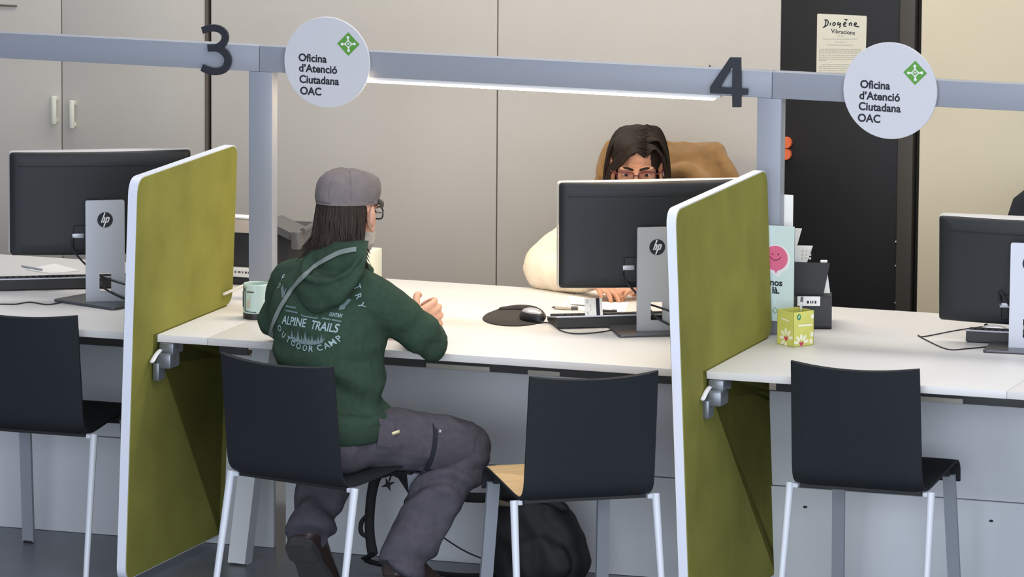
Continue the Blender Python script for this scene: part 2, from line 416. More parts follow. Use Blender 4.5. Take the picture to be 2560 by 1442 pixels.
def round_sign(cx, cy, rad, slant, label, em, lines):
    o = at(cx, cy, y=YB-0.022); pl = Plane(o, (1, 0, 0), (0, 0, 1))
    s = thing('round_sign', label, 'sign', o+V((0, 0, -rad)), 0, 'round office signs on the beam')
    d = MB(); n = 64
    d.rings([[o+V((q*math.cos(2*PI*i/n), yy, q*math.sin(2*PI*i/n))) for i in range(n)] for q, yy in ((rad-0.001, 0.0), (rad, 0.001), (rad, 0.007), (rad-0.001, 0.008))])
    part('plate', d, 'sign', s, world=True)
    for a, b in ((-0.03, -0.01), (0.03, -0.01)):
        part('standoff', MB().cyl(o+V((a, 0.007, b)), o+V((a, 0.0225, b)), 0.006), 'clamp', s, world=True)
    e = at(*em, y=YB-0.022)-o; emblem(pl, e.x, e.z, 0.0355, s)
    for (tx, ty, txt) in lines:
        q = at(tx, ty, y=YB-0.022)-o
        part('lettering', pl.text(MB(), txt, 0.0325, q.x, q.z, 0.0006, rot=slant, bold=0.03, sx=0.97), 'ink', s, world=True, smooth=False)
round_sign(817, 156, 0.137, -0.012, 'round white office sign beside the number 3', (871, 110),
           ((746, 152, 'Oficina'), (747, 178, 'd’Atenció'), (748, 206, 'Ciutadana'), (750, 235, 'OAC')))
round_sign(2225, 227, 0.1415, -0.012, 'round white office sign in front of the black door', (2288, 182),
           ((2150, 219, 'Oficina'), (2148, 247, 'd’Atenció'), (2146, 274, 'Ciutadana'), (2144, 303, 'OAC')))
# numerals
yn = YB-0.012
def zp(zx, zy, x0, y0, k): p = at(x0+zx/k, y0+zy/k, y=yn); return (p.x, p.z)
pln = Plane((0, yn, 0), (1, 0, 0), (0, 0, 1))
q3 = lambda L: [zp(a, b, 480, 20, 5.15) for a, b in L]
n3 = MB()
pln.stroke(n3, q3([(143, 285), (265, 255), (360, 268), (425, 320), (437, 390), (405, 455), (330, 502), (215, 512)]), 0.0215, 0, 0.010)
pln.stroke(n3, q3([(215, 512), (330, 512), (420, 560), (470, 640), (462, 730), (410, 795), (310, 816), (210, 795), (140, 762)]), 0.0215, 0, 0.0101)
o3 = tag(part('numeral', n3, 'num', None, smooth=False), 'dark number 3 mounted on the beam', 'number', 'counter numbers on the beam')
q4 = lambda L: [zp(a, b, 1700, 120, 8.482) for a, b in L]
n4 = MB(); pln.poly(n4, q4([(655, 820), (1080, 190), (1305, 195), (1310, 850), (1450, 855), (1450, 985), (1310, 985), (1308, 1250), (1130, 1250), (1125, 970), (655, 955)]), 0, 0.010, holes=[q4([(1130, 380), (1125, 835), (860, 825)])])
tag(part('numeral', n4, 'num', None, smooth=False), 'dark number 4 mounted on the beam', 'number', 'counter numbers on the beam')
# small ornaments on the back wall just above the beam
o1 = at(1748, 168, y=YW-0.01); tag(part('paper_star', Plane(o1, (1, 0, 0), (0, 0, 1)).poly(MB(), [(0.022*math.sin(i*PI/5)*(1 if i % 2 == 0 else 0.5), 0.022*math.cos(i*PI/5)*(1 if i % 2 == 0 else 0.5)-0.014) for i in range(10)], 0.004, 0.009), 'yellow', None, False), 'small yellow paper ornament on the wall left of the number 4', 'ornament')
o1 = at(1778, 168, y=YW-0.01); tag(part('paper_triangle', Plane(o1, (1, 0, 0), (0, 0, 1)).poly(MB(), [(-0.004, 0.008), (-0.006, -0.03), (0.03, -0.03)], 0.004, 0.009), 'blue', None, False), 'small navy paper triangle on the wall left of the number 4', 'ornament')
# things on the black door
for q in ((1967, 356), (1966, 385)):
    p = at(*q, y=YW-0.001); md = MB(); md.cyl(p, p+V((0, -0.012, 0)), 0.0185, 0.017)
    tag(part('door_disc', md, 'orange', None), ('upper' if q[1] < 370 else 'lower')+' orange disc on the black door beside the post', 'disc', 'orange discs on the black door')
po = at(2043, 34, y=YW-0.003); pe = at(2167, 40, y=YW-0.003); pl = Plane(po, (pe.x-po.x, 0, 0), (0, 0, 1)); pw = pe.x-po.x; ph = 0.235
ps = thing('door_notice', 'long cream paper notice taped to the black door', 'notice', po+V((pw/2, 0, -ph)))
part('sheet', pl.poly(MB(), [(0.003, 0), (pw-0.003, 0.0), (pw, -0.003), (pw-0.003, -ph), (0, -ph), (0, -0.003)], -0.0015, 0.0), 'paper2', ps, world=True, smooth=False)
sc_ = pw/1040.0
def pq(L): return [((a-205)*sc_, -(b-(110+ (a-205)*0.045))*sc_) for a, b in L]
hw = MB()
for L in ([(395, 235), (385, 300), (368, 375)], [(355, 240), (410, 238), (440, 275), (425, 335), (370, 372), (325, 390)], [(487, 290), (480, 350)],
          [(560, 290), (535, 320), (550, 350), (585, 335), (585, 300), (560, 290)], [(675, 290), (640, 300), (645, 335), (690, 320), (695, 295), (690, 350), (682, 400)],
          [(770, 330), (810, 310), (800, 285), (765, 310), (770, 360), (820, 365)], [(880, 300), (885, 355)], [(883, 330), (910, 295), (930, 310), (925, 360)],
          [(985, 335), (1030, 320), (1020, 295), (985, 315), (1000, 360), (1090, 375)]):
    pl.stroke(hw, pq(L), 0.0034, 0.0002, 0.0006)
pl.poly(hw, pq([(765, 215), (855, 222), (815, 258)]), 0.0002, 0.0006)
part('handwritten_title', hw, 'ink', ps, world=True, smooth=False)
a, b = pq([(500, 500)])[0]; part('subtitle', pl.text(MB(), 'Vibracions', 0.0185, a, b, 0.0005, rot=-0.03, bold=0.01), 'ink', ps, world=True, smooth=False)
tl = MB()
for row, (y0, x0, x1) in enumerate(((560, 650, 770), (625, 340, 1060), (685, 570, 840), (745, 420, 960), (830, 260, 1140), (865, 255, 1150), (905, 255, 1140), (950, 255, 1130), (990, 255, 1140), (1030, 255, 1130), (1060, 255, 400), (1140, 300, 1130), (1180, 255, 1120), (1220, 255, 1130), (1265, 255, 1120), (1310, 255, 1130), (1360, 255, 1120), (1400, 255, 1130), (1445, 255, 1120), (1490, 255, 900))):
    x = x0
    while x < x1:
        w = min(random.uniform(20, 75), x1-x)
        q = pq([(x, y0), (x+w, y0)]); pl.stroke(tl, q, 0.0022, 0.0002, 0.0005, False); x += w+14
part('small_print', tl, 'greyink', ps, world=True, smooth=False)

# ------------------------------------------------------------------ counter desks
def desk(x0, x1, label, legs, rails, scuffs=()):
    t = thing('counter_desk', label, 'desk', ((x0+x1)/2, 0.6, 0), 0, 'white counter desks in a row')
    part('tabletop', MB().box(((x0+x1)/2, 0.606, 0.729), (x1-x0-0.0012, 1.212, 0.022), 0.0012), 'desk', t, world=True)
    a, b = x0+0.02, x1-0.02
    part('modesty_panel', MB().box(((a+b)/2, 0.60, 0.445), (b-a, 0.018, 0.28), 0.001), 'modesty', t, world=True)
    part('lower_panel', MB().box(((a+b)/2, 0.592, 0.152), (b-a, 0.02, 0.302), 0.001), 'modesty', t, world=True)
    part('cable_tray', MB().box(((a+b)/2, 0.50, 0.653), (b-a-0.1, 0.012, 0.10), 0.002).box(((a+b)/2, 0.53, 0.606), (b-a-0.1, 0.06, 0.006)).box(((a+b)/2, 0.48, 0.712), (b-a-0.1, 0.05, 0.008)), 'scang', t, world=True, label='dark grey cable tray')
    for qx, qy in scuffs:
        p = at(qx, qy, y=0.5815); part('scuff_mark', MB().ell(p, (0.007, 0.0006, 0.004), seg=10), 'dark', t, world=True)
    for ra, rb in rails:
        part('tray_rail', MB().box(((ra+rb)/2, 0.488, 0.612), (rb-ra, 0.01, 0.014), 0.001), 'rail', t, world=True, label='beige rail')
    for la, lb, w, d in legs:
        lm = MB().bar(la, lb, w, d); part('leg', lm, 'deskleg', t, world=True, smooth=False)
    return t
desk(-2.75, -0.9455, 'white counter desk at the left under the first monitor', [((-2.65, 0.3, 0), (-2.65, 0.3, 0.718), 0.06, 0.06)], [])
desk(-0.9455, 0.575, 'long white counter desk between the two green dividers', [((-0.975, 0.33, 0), (-0.95, 0.50, 0.718), 0.055, 0.06)], [(-0.44, -0.24), (-0.12, -0.02)])
desk(0.575, 1.469, 'white counter desk right of the right green divider', [], [(1.07, 1.21)], [(2478, 1302), (2013, 1267)])
desk(1.469, 2.9, 'end of the white counter at the right edge of the photo', [((1.50, 0.28, 0), (1.50, 0.28, 0.718), 0.06, 0.06), ((2.8, 0.3, 0), (2.8, 0.3, 0.718), 0.06, 0.06)], [])

# ------------------------------------------------------------------ green felt dividers
def rounded(pts, rr, n=6):
    out = []
    for i, p in enumerate(pts):
        p = V(p); a = V(pts[i-1]); b = V(pts[(i+1) % len(pts)]); r = rr[i]
        if r <= 0: out.append(tuple(p)); continue
        u = (a-p).normalized(); w = (b-p).normalized(); r = min(r, (a-p).length*0.49, (b-p).length*0.49)
        for k in range(n+1):
            t = k/n; out.append(tuple((1-t)**2*(p+u*r)+2*t*(1-t)*p+t*t*(p+w*r)))
    return out
def divider(x, lean, label, Y0=-0.2299, Y1=0.640, ZT=1.2345):
    ZB = 0.0345
    def outline(i, s=1):
        return rounded([(Y0+i, ZB+i), (Y1-i, ZB+i), (Y1-i, 0.585-i), (-0.03-i, 0.655-i*0.5), (-0.03-i, 0.7415+i), (Y1-i, 0.7415+i), (Y1-i, ZT-i), (Y0+i, ZT-i)],
                       [0.045, 0.045, 0.05, 0.0, 0.0, 0.045, 0.04, 0.05])
    t = thing('desk_divider', label, 'divider', (x-lean*0.74, 0.2, 0.0), 0, 'olive green felt dividers')
    T = 0.027
    def pt(y, z, h): return V((x-0.5*T+h+lean*(z-0.74), y, z))
    def slab(i, h0, h1):
        o = outline(i); tb = bmesh.new()
        vs = [tb.verts.new((0, a, b)) for a, b in o]; f = tb.faces.new(vs)
        bmesh.ops.triangulate(tb, faces=[f])
        g = bmesh.ops.extrude_face_region(tb, geom=tb.faces[:]); top = set(e for e in g['geom'] if isinstance(e, bmesh.types.BMVert))
        for v in tb.verts: v.co = pt(v.co.y, v.co.z, h1 if v in top else h0)
        bmesh.ops.recalc_face_normals(tb, faces=tb.faces[:])
        mb = MB(); mb.add(tb); return mb
    part('edge_trim', slab(0, 0, T), 'rim', t, world=True, angle=30, label='white edge trim')
    part('felt_face', slab(0.0035, T, T+0.0022), 'felt', t, world=True, smooth=False, label='olive green felt')
    part('felt_face', slab(0.0035, -0.0022, 0), 'felt', t, world=True, smooth=False, label='olive green felt')
    xf = x+0.5*T+0.003
    c = MB().box((xf+0.03, 0.0, 0.668), (0.05, 0.075, 0.045), 0.006).box((xf+0.012, -0.022, 0.637), (0.02, 0.05, 0.055), 0.004).box((xf+0.03, 0.03, 0.70), (0.045, 0.08, 0.034), 0.003)
    c = part('clamp', c, 'clamp', t, world=True, label='grey steel clamp')
    part('clamp_lever', MB().tube([(xf+0.012, -0.012, 0.696), (xf+0.012, -0.042, 0.688), (xf+0.012, -0.075, 0.672)], 0.0075, flat=((0, 0.3, 1), 0.6)), 'white', c, world=True, label='white clamp lever')
    return t
divider(-1.1177, 0.0358, 'olive felt divider to the left of the seated man', -0.188, 0.592, 1.229)
divider(0.5711, -0.0465, 'olive felt divider in front of the number 4, right of centre')

# ------------------------------------------------------------------ chairs (local: origin on floor under seat centre, facing +y)
def make_chair(label, seat_m):
    t = thing('visitor_chair', label, 'chair', (0, 0, 0), 0, 'black visitor chairs at the counter')
    # shell profile (y, z) from front lip over the seat, round the bend and up the back
    prof = [(0.215, 0.395), (0.213, 0.43), (0.20, 0.452), (0.17, 0.462), (0.08, 0.455), (-0.04, 0.443), (-0.12, 0.436), (-0.16, 0.440), (-0.185, 0.458), (-0.198, 0.49), (-0.212, 0.56), (-0.234, 0.67), (-0.258, 0.785)]
    P = [V((0, a, b)) for a, b in prof]; Q = []
    for i in range(len(P)-1):
        p0 = P[max(i-1, 0)]; p1 = P[i]; p2 = P[i+1]; p3 = P[min(i+2, len(P)-1)]
        for k in range(4):
            s = k/4; Q.append(0.5*((2*p1)+(p2-p0)*s+(2*p0-5*p1+4*p2-p3)*s*s+(3*p1-p0-3*p2+p3)*s*s*s))
    Q.append(P[-1])
    N = []
    for i, p in enumerate(Q):
        d = (Q[min(i+1, len(Q)-1)]-Q[max(i-1, 0)]).normalized(); N.append(V((0, -d.z, d.y)))   # N points to the outer (under/back) side
    def sheet(h0, h1, inset, lo=0, hi=None):
        rows = []; hi = len(Q) if hi is None else hi; nx = 13
        for i in range(lo, hi):
            p, nn = Q[i], N[i]
            back = max(0.0, min(1.0, (p.z-0.47)/0.33)) if p.y < -0.15 else 0.0
            w = 0.191-0.003*back-inset
            top, bot = [], []
            for k in range(nx):
                u = -1+2*k/(nx-1); cu = back*0.028*(u*u)         # the back wraps forward at its sides
                e = 1.0 if abs(u) < 0.999 else 0.6
                q = V((w*u, p.y+cu, p.z+back*0.012*(u*u)*(1 if p.z > 0.7 else 0)))
                top.append(q-nn*h0*-1*e); bot.append(q-nn*h1*-1*e)
            rows.append(top+bot[::-1])
        mb = MB(); mb.rings(rows); return mb
    part('shell', sheet(-0.003, 0.011, 0.0), 'shell', t, label='black one-piece shell')
    if seat_m: part('seat_pad', sheet(-0.0046, -0.003, 0.003, 6, 47), seat_m, t, label='light oak inner face')
    part('under_frame', MB().box((0, 0.02, 0.425), (0.30, 0.30, 0.012), 0.003).bar((-0.18, -0.155, 0.427), (0.18, -0.155, 0.427), 0.014, 0.012).bar((-0.17, 0.17, 0.425), (0.17, 0.17, 0.425), 0.02, 0.014), 'dark', t)
    for s in (-1, 1):
        lm = MB().cyl((s*0.2085, -0.160, 0.431), (s*0.216, -0.245, 0.003), 0.0115, 0.0085, n=16).box((s*0.197, -0.158, 0.4235), (0.026, 0.014, 0.013), 0.002)
        part('leg', lm, 'legw', t, label='round pale rear leg')
        lf = MB(); lf.bar((s*0.165, 0.185, 0.418), (s*0.178, 0.24, 0.004), 0.036, 0.014)
        lf = part('leg', lf, 'legf' , t, smooth=False, label='flat grey front leg')
        part('foot_glide', MB().box((s*0.178, 0.24, 0.004), (0.03, 0.016, 0.008), 0.001), 'dark', lf)
    return t
CHAIRS = [('black visitor chair tucked under the desk at the left edge', (-1.51, 0.15), 0.0),
          ('black visitor chair the man in the green hoodie sits on', (-0.474, -0.255), -0.28),
          ('black chair with a light oak seat, turned away left of the right divider', (0.262, -0.262), 0.63),
          ('black visitor chair tucked under the desk right of the right divider', (1.040, 0.185), 0.0)]
ch0 = make_chair(CHAIRS[0][0], None); ch0.location = (*CHAIRS[0][1], 0); ch0.rotation_euler.z = CHAIRS[0][2]
c2 = dup(ch0, (*CHAIRS[1][1], 0), CHAIRS[1][2], CHAIRS[1][0]); c2.scale = (1.06, 1, 0.98)
dup(ch0, (*CHAIRS[3][1], 0), CHAIRS[3][2], CHAIRS[3][0])
c3 = make_chair(CHAIRS[2][0], 'wood'); c3.location = (*CHAIRS[2][1], 0); c3.rotation_euler.z = CHAIRS[2][2]
#PART2
# ------------------------------------------------------------------ monitors (local: origin under the neck on the desk, back towards -y)
def logo(pl, r, parent):
    d = part('logo', pl.disc(MB(), 0, 0, r, 0.0002, 0.0011, 40), 'ink', parent, smooth=False, label='round black logo')
    w = MB(); k = r; sl = 0.36
    def st(L, wd=0.15): pl.stroke(w, [((a+sl*b)*k, b*k) for a, b in L], wd*k, 0.0011, 0.0017, False)
    st([(-0.36, -0.36), (-0.36, 0.93)]); st([(-0.36, 0.30), (-0.14, 0.30), (-0.10, 0.24), (-0.10, -0.36)])
    st([(0.14, 0.38), (0.14, -0.93)]); st([(0.14, 0.30), (0.40, 0.30), (0.44, 0.22), (0.44, -0.20), (0.40, -0.28), (0.14, -0.28)])
    part('logo_letters', w, 'white', d, smooth=False, label='white letters on the logo')
def make_monitor(label, loc, rz, tilt, base_turn=0.0, dz=0.0):
    t = thing('monitor', label, 'monitor', (*loc, 0.74), rz, 'black computer monitors seen from behind')
    # neck: flat silver column with a square cable hole
    nk = Plane((0, -0.030, 0.0), (1, 0, 0), (0, 0.02, 1))
    o = rounded([(-0.059, 0.008), (0.059, 0.008), (0.059, 0.315), (-0.059, 0.315)], [0, 0, 0.006, 0.006], 4)
    n = part('neck', nk.poly(MB(), o, -0.012, 0.0, holes=[[(-0.018, 0.038), (0.018, 0.038), (0.018, 0.093), (-0.018, 0.093)]]), 'silver', t, smooth=False, label='flat silver neck')
    logo(Plane((0.0, -0.030+0.0051, 0.256), (1, 0, 0), (0, 0.02, 1)), 0.0235, n)
    b = Matrix.Rotation(base_turn, 4, 'Z'); bm_ = MB(); bb = MB()
    bb.rings([[b @ V((x*s, y*s-0.0+0.02, z)) for x, y in rounded([(-0.125, -0.115), (0.125, -0.115), (0.125, 0.10), (-0.125, 0.10)], [0.012]*4, 4)] for s, z in ((0.985, 0.0008), (1, 0.003), (1, 0.006), (0.985, 0.0085))])
    part('base', bb, 'base', t, label='flat grey base')
    tm = Matrix.Translation((-0.006, 0.065, 0.285+dz)) @ Matrix.Rotation(tilt, 4, 'X')
    W2, H2 = 0.276, 0.158
    def rr(w, h, y, r=0.012, bulge=0.0):
        o = rounded([(-w, -h), (w, -h), (w, h), (-w, h)], [r]*4, 5); o2 = []
        for i, a in enumerate(o):
            b_ = o[(i+1) % len(o)]; k = 8 if abs(b_[0]-a[0]) > abs(b_[1]-a[1]) and len(o) and i in (5, 17) else 1
            o2 += [(a[0]+(b_[0]-a[0])*j/k, a[1]+(b_[1]-a[1])*j/k) for j in range(k)]
        return [tm @ V((x, y-bulge*max(0.0, 1-(x/W2)**2), z)) for x, z in o2]
    part('screen_frame', MB().rings([rr(W2-0.001, H2-0.001, -0.012, bulge=0.026), rr(W2, H2, -0.010, bulge=0.026), rr(W2, H2, 0.013), rr(W2-0.001, H2-0.001, 0.014)], cap=False), 'bezel', t, label='silver frame edge')
    hs = part('rear_housing', MB().rings([rr(W2-0.002, H2-0.002, -0.012, bulge=0.026), rr(W2-0.003, H2-0.003, -0.016, bulge=0.026), rr(W2-0.02, H2-0.012, -0.022, bulge=0.026), rr(W2-0.05, H2-0.04, -0.0225, bulge=0.026), rr(W2-0.12, H2-0.08, -0.0225, 0.01, bulge=0.026), rr(0.06, 0.03, -0.0225, 0.005, bulge=0.026), rr(0.01, 0.005, -0.0225, 0.001, bulge=0.026)]), 'mon', t, angle=50, label='black rear housing')
    g = MB(); g.tube([tm @ V((W2*q, -0.0235-0.026*(1-q*q), H2-0.043)) for q in (-0.9, -0.6, -0.3, 0, 0.3, 0.6, 0.9)], 0.0013, n=6, sub=3)
    part('seam', g, 'moni', hs)
    pb = MB(); pb.box((0, 0, 0), (0.17, 0.004, 0.075), 0.004); pb.bm.transform(tm @ Matrix.Translation((0, -0.048, -H2+0.055))); part('port_recess', pb, 'moni', hs)
    pp = MB(); pp.box((0, 0, 0), (0.035, 0.006, 0.014), 0.002); pp.bm.transform(tm @ Matrix.Translation((-0.072, -0.051, -H2+0.062))); part('video_plug', pp, 'silver', hs, label='silver video plug')
    part('screen', MB().rings([rr(W2-0.008, H2-0.010, 0.0138, 0.004), rr(W2-0.008, H2-0.010, 0.0150, 0.004)]), 'glass', t)
    part('arm_joint', MB().box((0, 0.004, 0.27), (0.08, 0.036, 0.07), 0.006), 'moni', t)
    c = MB().tube([tm @ V((-0.085, -0.051, -H2+0.060)), (-0.095, 0.01, 0.165), (-0.06, 0.005, 0.12), (-0.02, 0.0, 0.085), (0.0, -0.035, 0.08), (0.05, -0.058, 0.065), (0.10, -0.05, 0.055)], 0.003, n=8)
    part('cable', c, 'rubber', t)
    part('cable', MB().tube([(-0.008, 0.02, 0.06), (-0.01, -0.015, 0.055), (-0.006, -0.036, 0.05), (0.03, -0.05, 0.03), (0.075, -0.06, 0.014), (0.15, -0.03, 0.012)], 0.0032, n=8), 'rubber', t)
    return t
p = at(258, 757, z=0.74); make_monitor('black monitor with a silver neck left of the left divider', (p.x, p.y+0.01), 0.51, 0.0, -0.85, 0.014)
p = at(1634, 830, z=0.74); make_monitor('black monitor with a silver neck in front of the woman', (p.x, p.y+0.01), 0.51, -0.03)
p = at(2571, 876, z=0.74); make_monitor('black monitor cut off by the right edge of the photo', (p.x, p.y+0.02), 0.10, 0.085, 0.0, -0.062)

# ------------------------------------------------------------------ keyboards, mice and what lies on the desks
def make_keyboard(label, px, py, rz):
    p = at(px, py, z=0.74)
    t = thing('keyboard', label, 'keyboard', p, rz, 'black desk keyboards')     # origin: rear left corner, rear edge along +x
    L, D, zr, zf = 0.44, 0.15, 0.040, 0.016
    pr = [(0, 0.004), (0.004, zr-0.007), (D, zf-0.004), (D, 0.004), (D-0.012, 0.0005), (0.025, 0.0005)]
    part('base', MB().rings([[V((x, y, z)) for y, z in pr] for x in (0.0, L)]), 'key', t, smooth=False)
    for x in (0.06, L-0.06): part('foot', MB().box((x, 0.012, 0.008), (0.05, 0.012, 0.016), 0.002), 'dark', t)
    a = math.atan2(zf-zr, D)
    m = Matrix.Translation((0, 0.002, zr-0.007)) @ Matrix.Rotation(a, 4, 'X')
    d = MB(); d.box((L/2, D/2, 0.003), (L+0.004, D+0.004, 0.005), 0.0015); d.bm.transform(m); part('deck', d, 'silver', t, label='silver deck edge')
    k = MB()
    for r in range(6):
        for c in range(21):
            if (r == 4 and 4 < c < 9): continue
            k.box((0.016+c*0.0204, D-0.016-r*0.0215-(0.0 if r < 5 else 0.006), 0.0085), (0.0168, 0.0172, 0.008), 0.0018, seg=1)
    k.box((0.016+6*0.0204+0.01, D-0.016-4*0.0215, 0.0085), (0.078, 0.0172, 0.008), 0.0018, seg=1); k.bm.transform(m)
    part('keys', k, 'key', t, angle=25)['kind'] = 'stuff'
    return t
make_keyboard('black keyboard below the left monitor with papers on it', -2, 728, 0.53)
KB = make_keyboard('black keyboard in front of the woman with a bank card standing in it', 1393, 823, 0.53)
make_keyboard('black keyboard beside the monitor at the right edge', 2414, 856, 0.08)
def make_mouse(label, loc, rz):
    t = thing('computer_mouse', label, 'mouse', loc, rz, 'computer mice')
    def hull(top, s, z0):
        mb = MB(); R_ = []
        for z, k in ((0.0, 0.93), (0.006, 1.0), (0.016, 0.97), (0.025, 0.84), (0.031, 0.6), (0.034, 0.25)):
            R_.append([V((0.0305*s*k*math.cos(q)*(1+0.08*math.sin(q)), 0.053*s*k*math.sin(q), z0+z*top)) for q in [2*PI*i/28 for i in range(28)]])
        mb.rings(R_); return mb
    part('shell', hull(0.92, 1.0, 0.0005), 'rubber', t)
    part('top_cover', hull(0.85, 0.88, 0.007), 'silver', t, label='silver top cover')
    part('wheel', MB().cyl((-0.003, 0.028, 0.031), (0.003, 0.028, 0.031), 0.006), 'rubber', t)
    return t
pm = at(1331, 795, z=0.75)
mp = thing('mouse_mat', 'black mouse mat with a wrist rest left of the middle keyboard', 'mouse mat', (*at(1285, 795, z=0.74).xy, 0.74))
mo = [at(a, b, z=0.742) for a, b in ((1199, 798), (1212, 785), (1240, 776), (1262, 765), (1300, 761), (1340, 764), (1358, 776), (1372, 795), (1352, 808), (1310, 815), (1262, 815), (1222, 809))]
mm = MB(); ctr = sum(mo, V())/len(mo); sm = [mo[i-1]*0.2+mo[i]*0.6+mo[(i+1) % 12]*0.2 for i in range(12)]
mr = []
for z, s in ((0.7402, 0.99), (0.742, 1.0), (0.7438, 0.99)):
    ring = []
    for i in range(12):
        p0, p1, p2, p3 = sm[i-1], sm[i], sm[(i+1) % 12], sm[(i+2) % 12]
        for k in range(5):
            q = k/5; c = 0.5*((2*p1)+(p2-p0)*q+(2*p0-5*p1+4*p2-p3)*q*q+(3*p1-p0-3*p2+p3)*q*q*q); c = ctr+(c-ctr)*s; ring.append(V((c.x, c.y, z)))
    mr.append(ring)
part('mat_sheet', mm.rings(mr), 'pad', mp, world=True)
w0, w1 = at(1252, 772, z=0.745), at(1350, 778, z=0.745)
part('wrist_rest', MB().tube([w0+V((0, 0, 0.0)), (w0+w1)/2+V((-0.01, 0.03, 0.001)), w1], [0.010, 0.017, 0.010], flat=((0, 0, 1), 0.55)), 'pad', mp, world=True)
ms = make_mouse('silver and black mouse on the middle mouse mat', (pm.x, pm.y, 0.7445), 0.9)
c = [at(1352, 806, z=0.752), at(1372, 807, z=0.744), at(1385, 812, z=0.7425), at(1402, 826, z=0.7425), at(1440, 834, z=0.7425), at(1500, 830, z=0.7425), at(1545, 821, z=0.7425), at(1585, 815, z=0.7465)]
part('cord', MB().tube(c, 0.0018, n=8), 'rubber', ms, world=True)
p = at(2462, 828, z=0.755); mr_ = make_mouse('dark mouse on the desk below the right monitor', (p.x+0.03, p.y-0.0, 0.7402), 1.4)
c = [at(2465, 815, z=0.75), at(2395, 825, z=0.742), at(2310, 841, z=0.742), at(2296, 838, z=0.742), at(2318, 851, z=0.742), at(2370, 873, z=0.742), at(2420, 871, z=0.742), at(2475, 866, z=0.742)]
part('cord', MB().tube(c, 0.0018, n=8), 'rubber', mr_, world=True)
p = at(2480, 816, z=0.7405)
tag(part('gel_pad', MB().ell((p.x+0.035, p.y+0.10, 0.752), (0.035, 0.03, 0.012)), 'teal', None), 'dark green wrist pad behind the keyboard at the right edge', 'pad')
cl = [at(0, 760, z=0.742), at(40, 760, z=0.742), at(75, 755, z=0.742), at(120, 761, z=0.742), at(170, 752, z=0.742), at(207, 744, z=0.742), at(250, 738, z=0.742)]
tag(part('cable', MB().tube([V((cl[0].x-0.3, cl[0].y-0.1, 0.742))]+cl, 0.0019, n=8), 'rubber', None), 'thin black cable wandering over the left desk', 'cable')
def sheet(name, corners, z, label, cat, th=0.0012, group=None, dz=None):
    mb = MB(); C4 = [at(a, b, z=z+(dz[i] if dz else 0)) for i, (a, b) in enumerate(corners)]
    mb.rings([[c for c in C4], [c+V((0, 0, th)) for c in C4]])
    return tag(part(name, mb, 'paper', None, False), label, cat, group)
# papers on the left keyboard
sheet('paper_sheet', [(66, 675), (128, 686), (200, 678), (136, 661)], 0.7925, 'white papers lying across the left keyboard', 'paper', 0.003)
a, b = at(55, 675, z=0.793), at(105, 684, z=0.793)
tag(part('pen', MB().cyl(a+V((0, 0, 0.012)), b+V((0, 0, 0.012)), 0.0035), 'silver', None), 'thin silver pen on the papers under the left monitor', 'pen')
# card, pens and papers in front of the woman
kz = 0.7405
pc = at(1463, 791, z=0.775); pl = Plane(pc, (0.86, 0.51, 0), (-0.15, 0.26, 1)); cd = thing('bank_card', 'white bank card standing upright in the middle keyboard', 'card', pc)
k1 = part('card_body', pl.poly(MB(), rounded([(0, 0), (0.0535, 0), (0.0535, 0.054), (0, 0.054)], [0.003]*4, 3), -0.0008, 0), 'paper', cd, world=True, smooth=False)
part('magnetic_strip', pl.rect(MB(), 0.0345, 0.0, 0.0455, 0.054, 0.0001, 0.0004), 'ink', k1, world=True, smooth=False, label='black magnetic strip')
q = MB()
for yy in (0.006, 0.011, 0.040, 0.046): pl.stroke(q, [(0.009, yy), (0.009, yy+0.003)], 0.005, 0.0001, 0.0004, False)
for yy in (0.016, 0.024, 0.031): pl.stroke(q, [(0.018, yy), (0.018, yy+0.005)], 0.0015, 0.0001, 0.0004, False)
part('card_print', q, 'greyink', k1, world=True, smooth=False)
def pen(label, a, b, z, m, m2):
    A, B = at(*a, z=z), at(*b, z=z); d = (B-A); t = thing('pen', label, 'pen', A)
    part('barrel', MB().cyl(A+d*0.14, B, 0.0052), m, t, world=True)
    part('tip', MB().cyl(A, A+d*0.14, 0.001, 0.005), m2, t, world=True)
    part('clip', MB().cyl(A+d*0.74, A+d*0.98, 0.0066), m2, t, world=True)
pen('beige ballpoint pen lying behind the middle keyboard', (1379, 768), (1446, 771), 0.746, 'beige', 'scang')
pen('black pen lying behind the bank card', (1500, 777), (1542, 779), 0.747, 'rubber', 'rubber')
sheet('paper_sheet', [(1412, 752), (1400, 773), (1560, 786), (1572, 757)], 0.7404, 'white paper lying behind the bank card', 'paper', 0.0012)
sheet('paper_slip', [(1420, 739), (1426, 760), (1482, 764), (1470, 746)], 0.745, 'small curled paper slip left of the bank card', 'paper', 0.001, None, [0.012, 0.0, 0.0, 0.004])
sheet('paper_sheet', [(1440, 735), (1500, 742), (1580, 742), (1545, 716)], 0.7404, 'paper under the hands of the woman', 'paper', 0.0012)
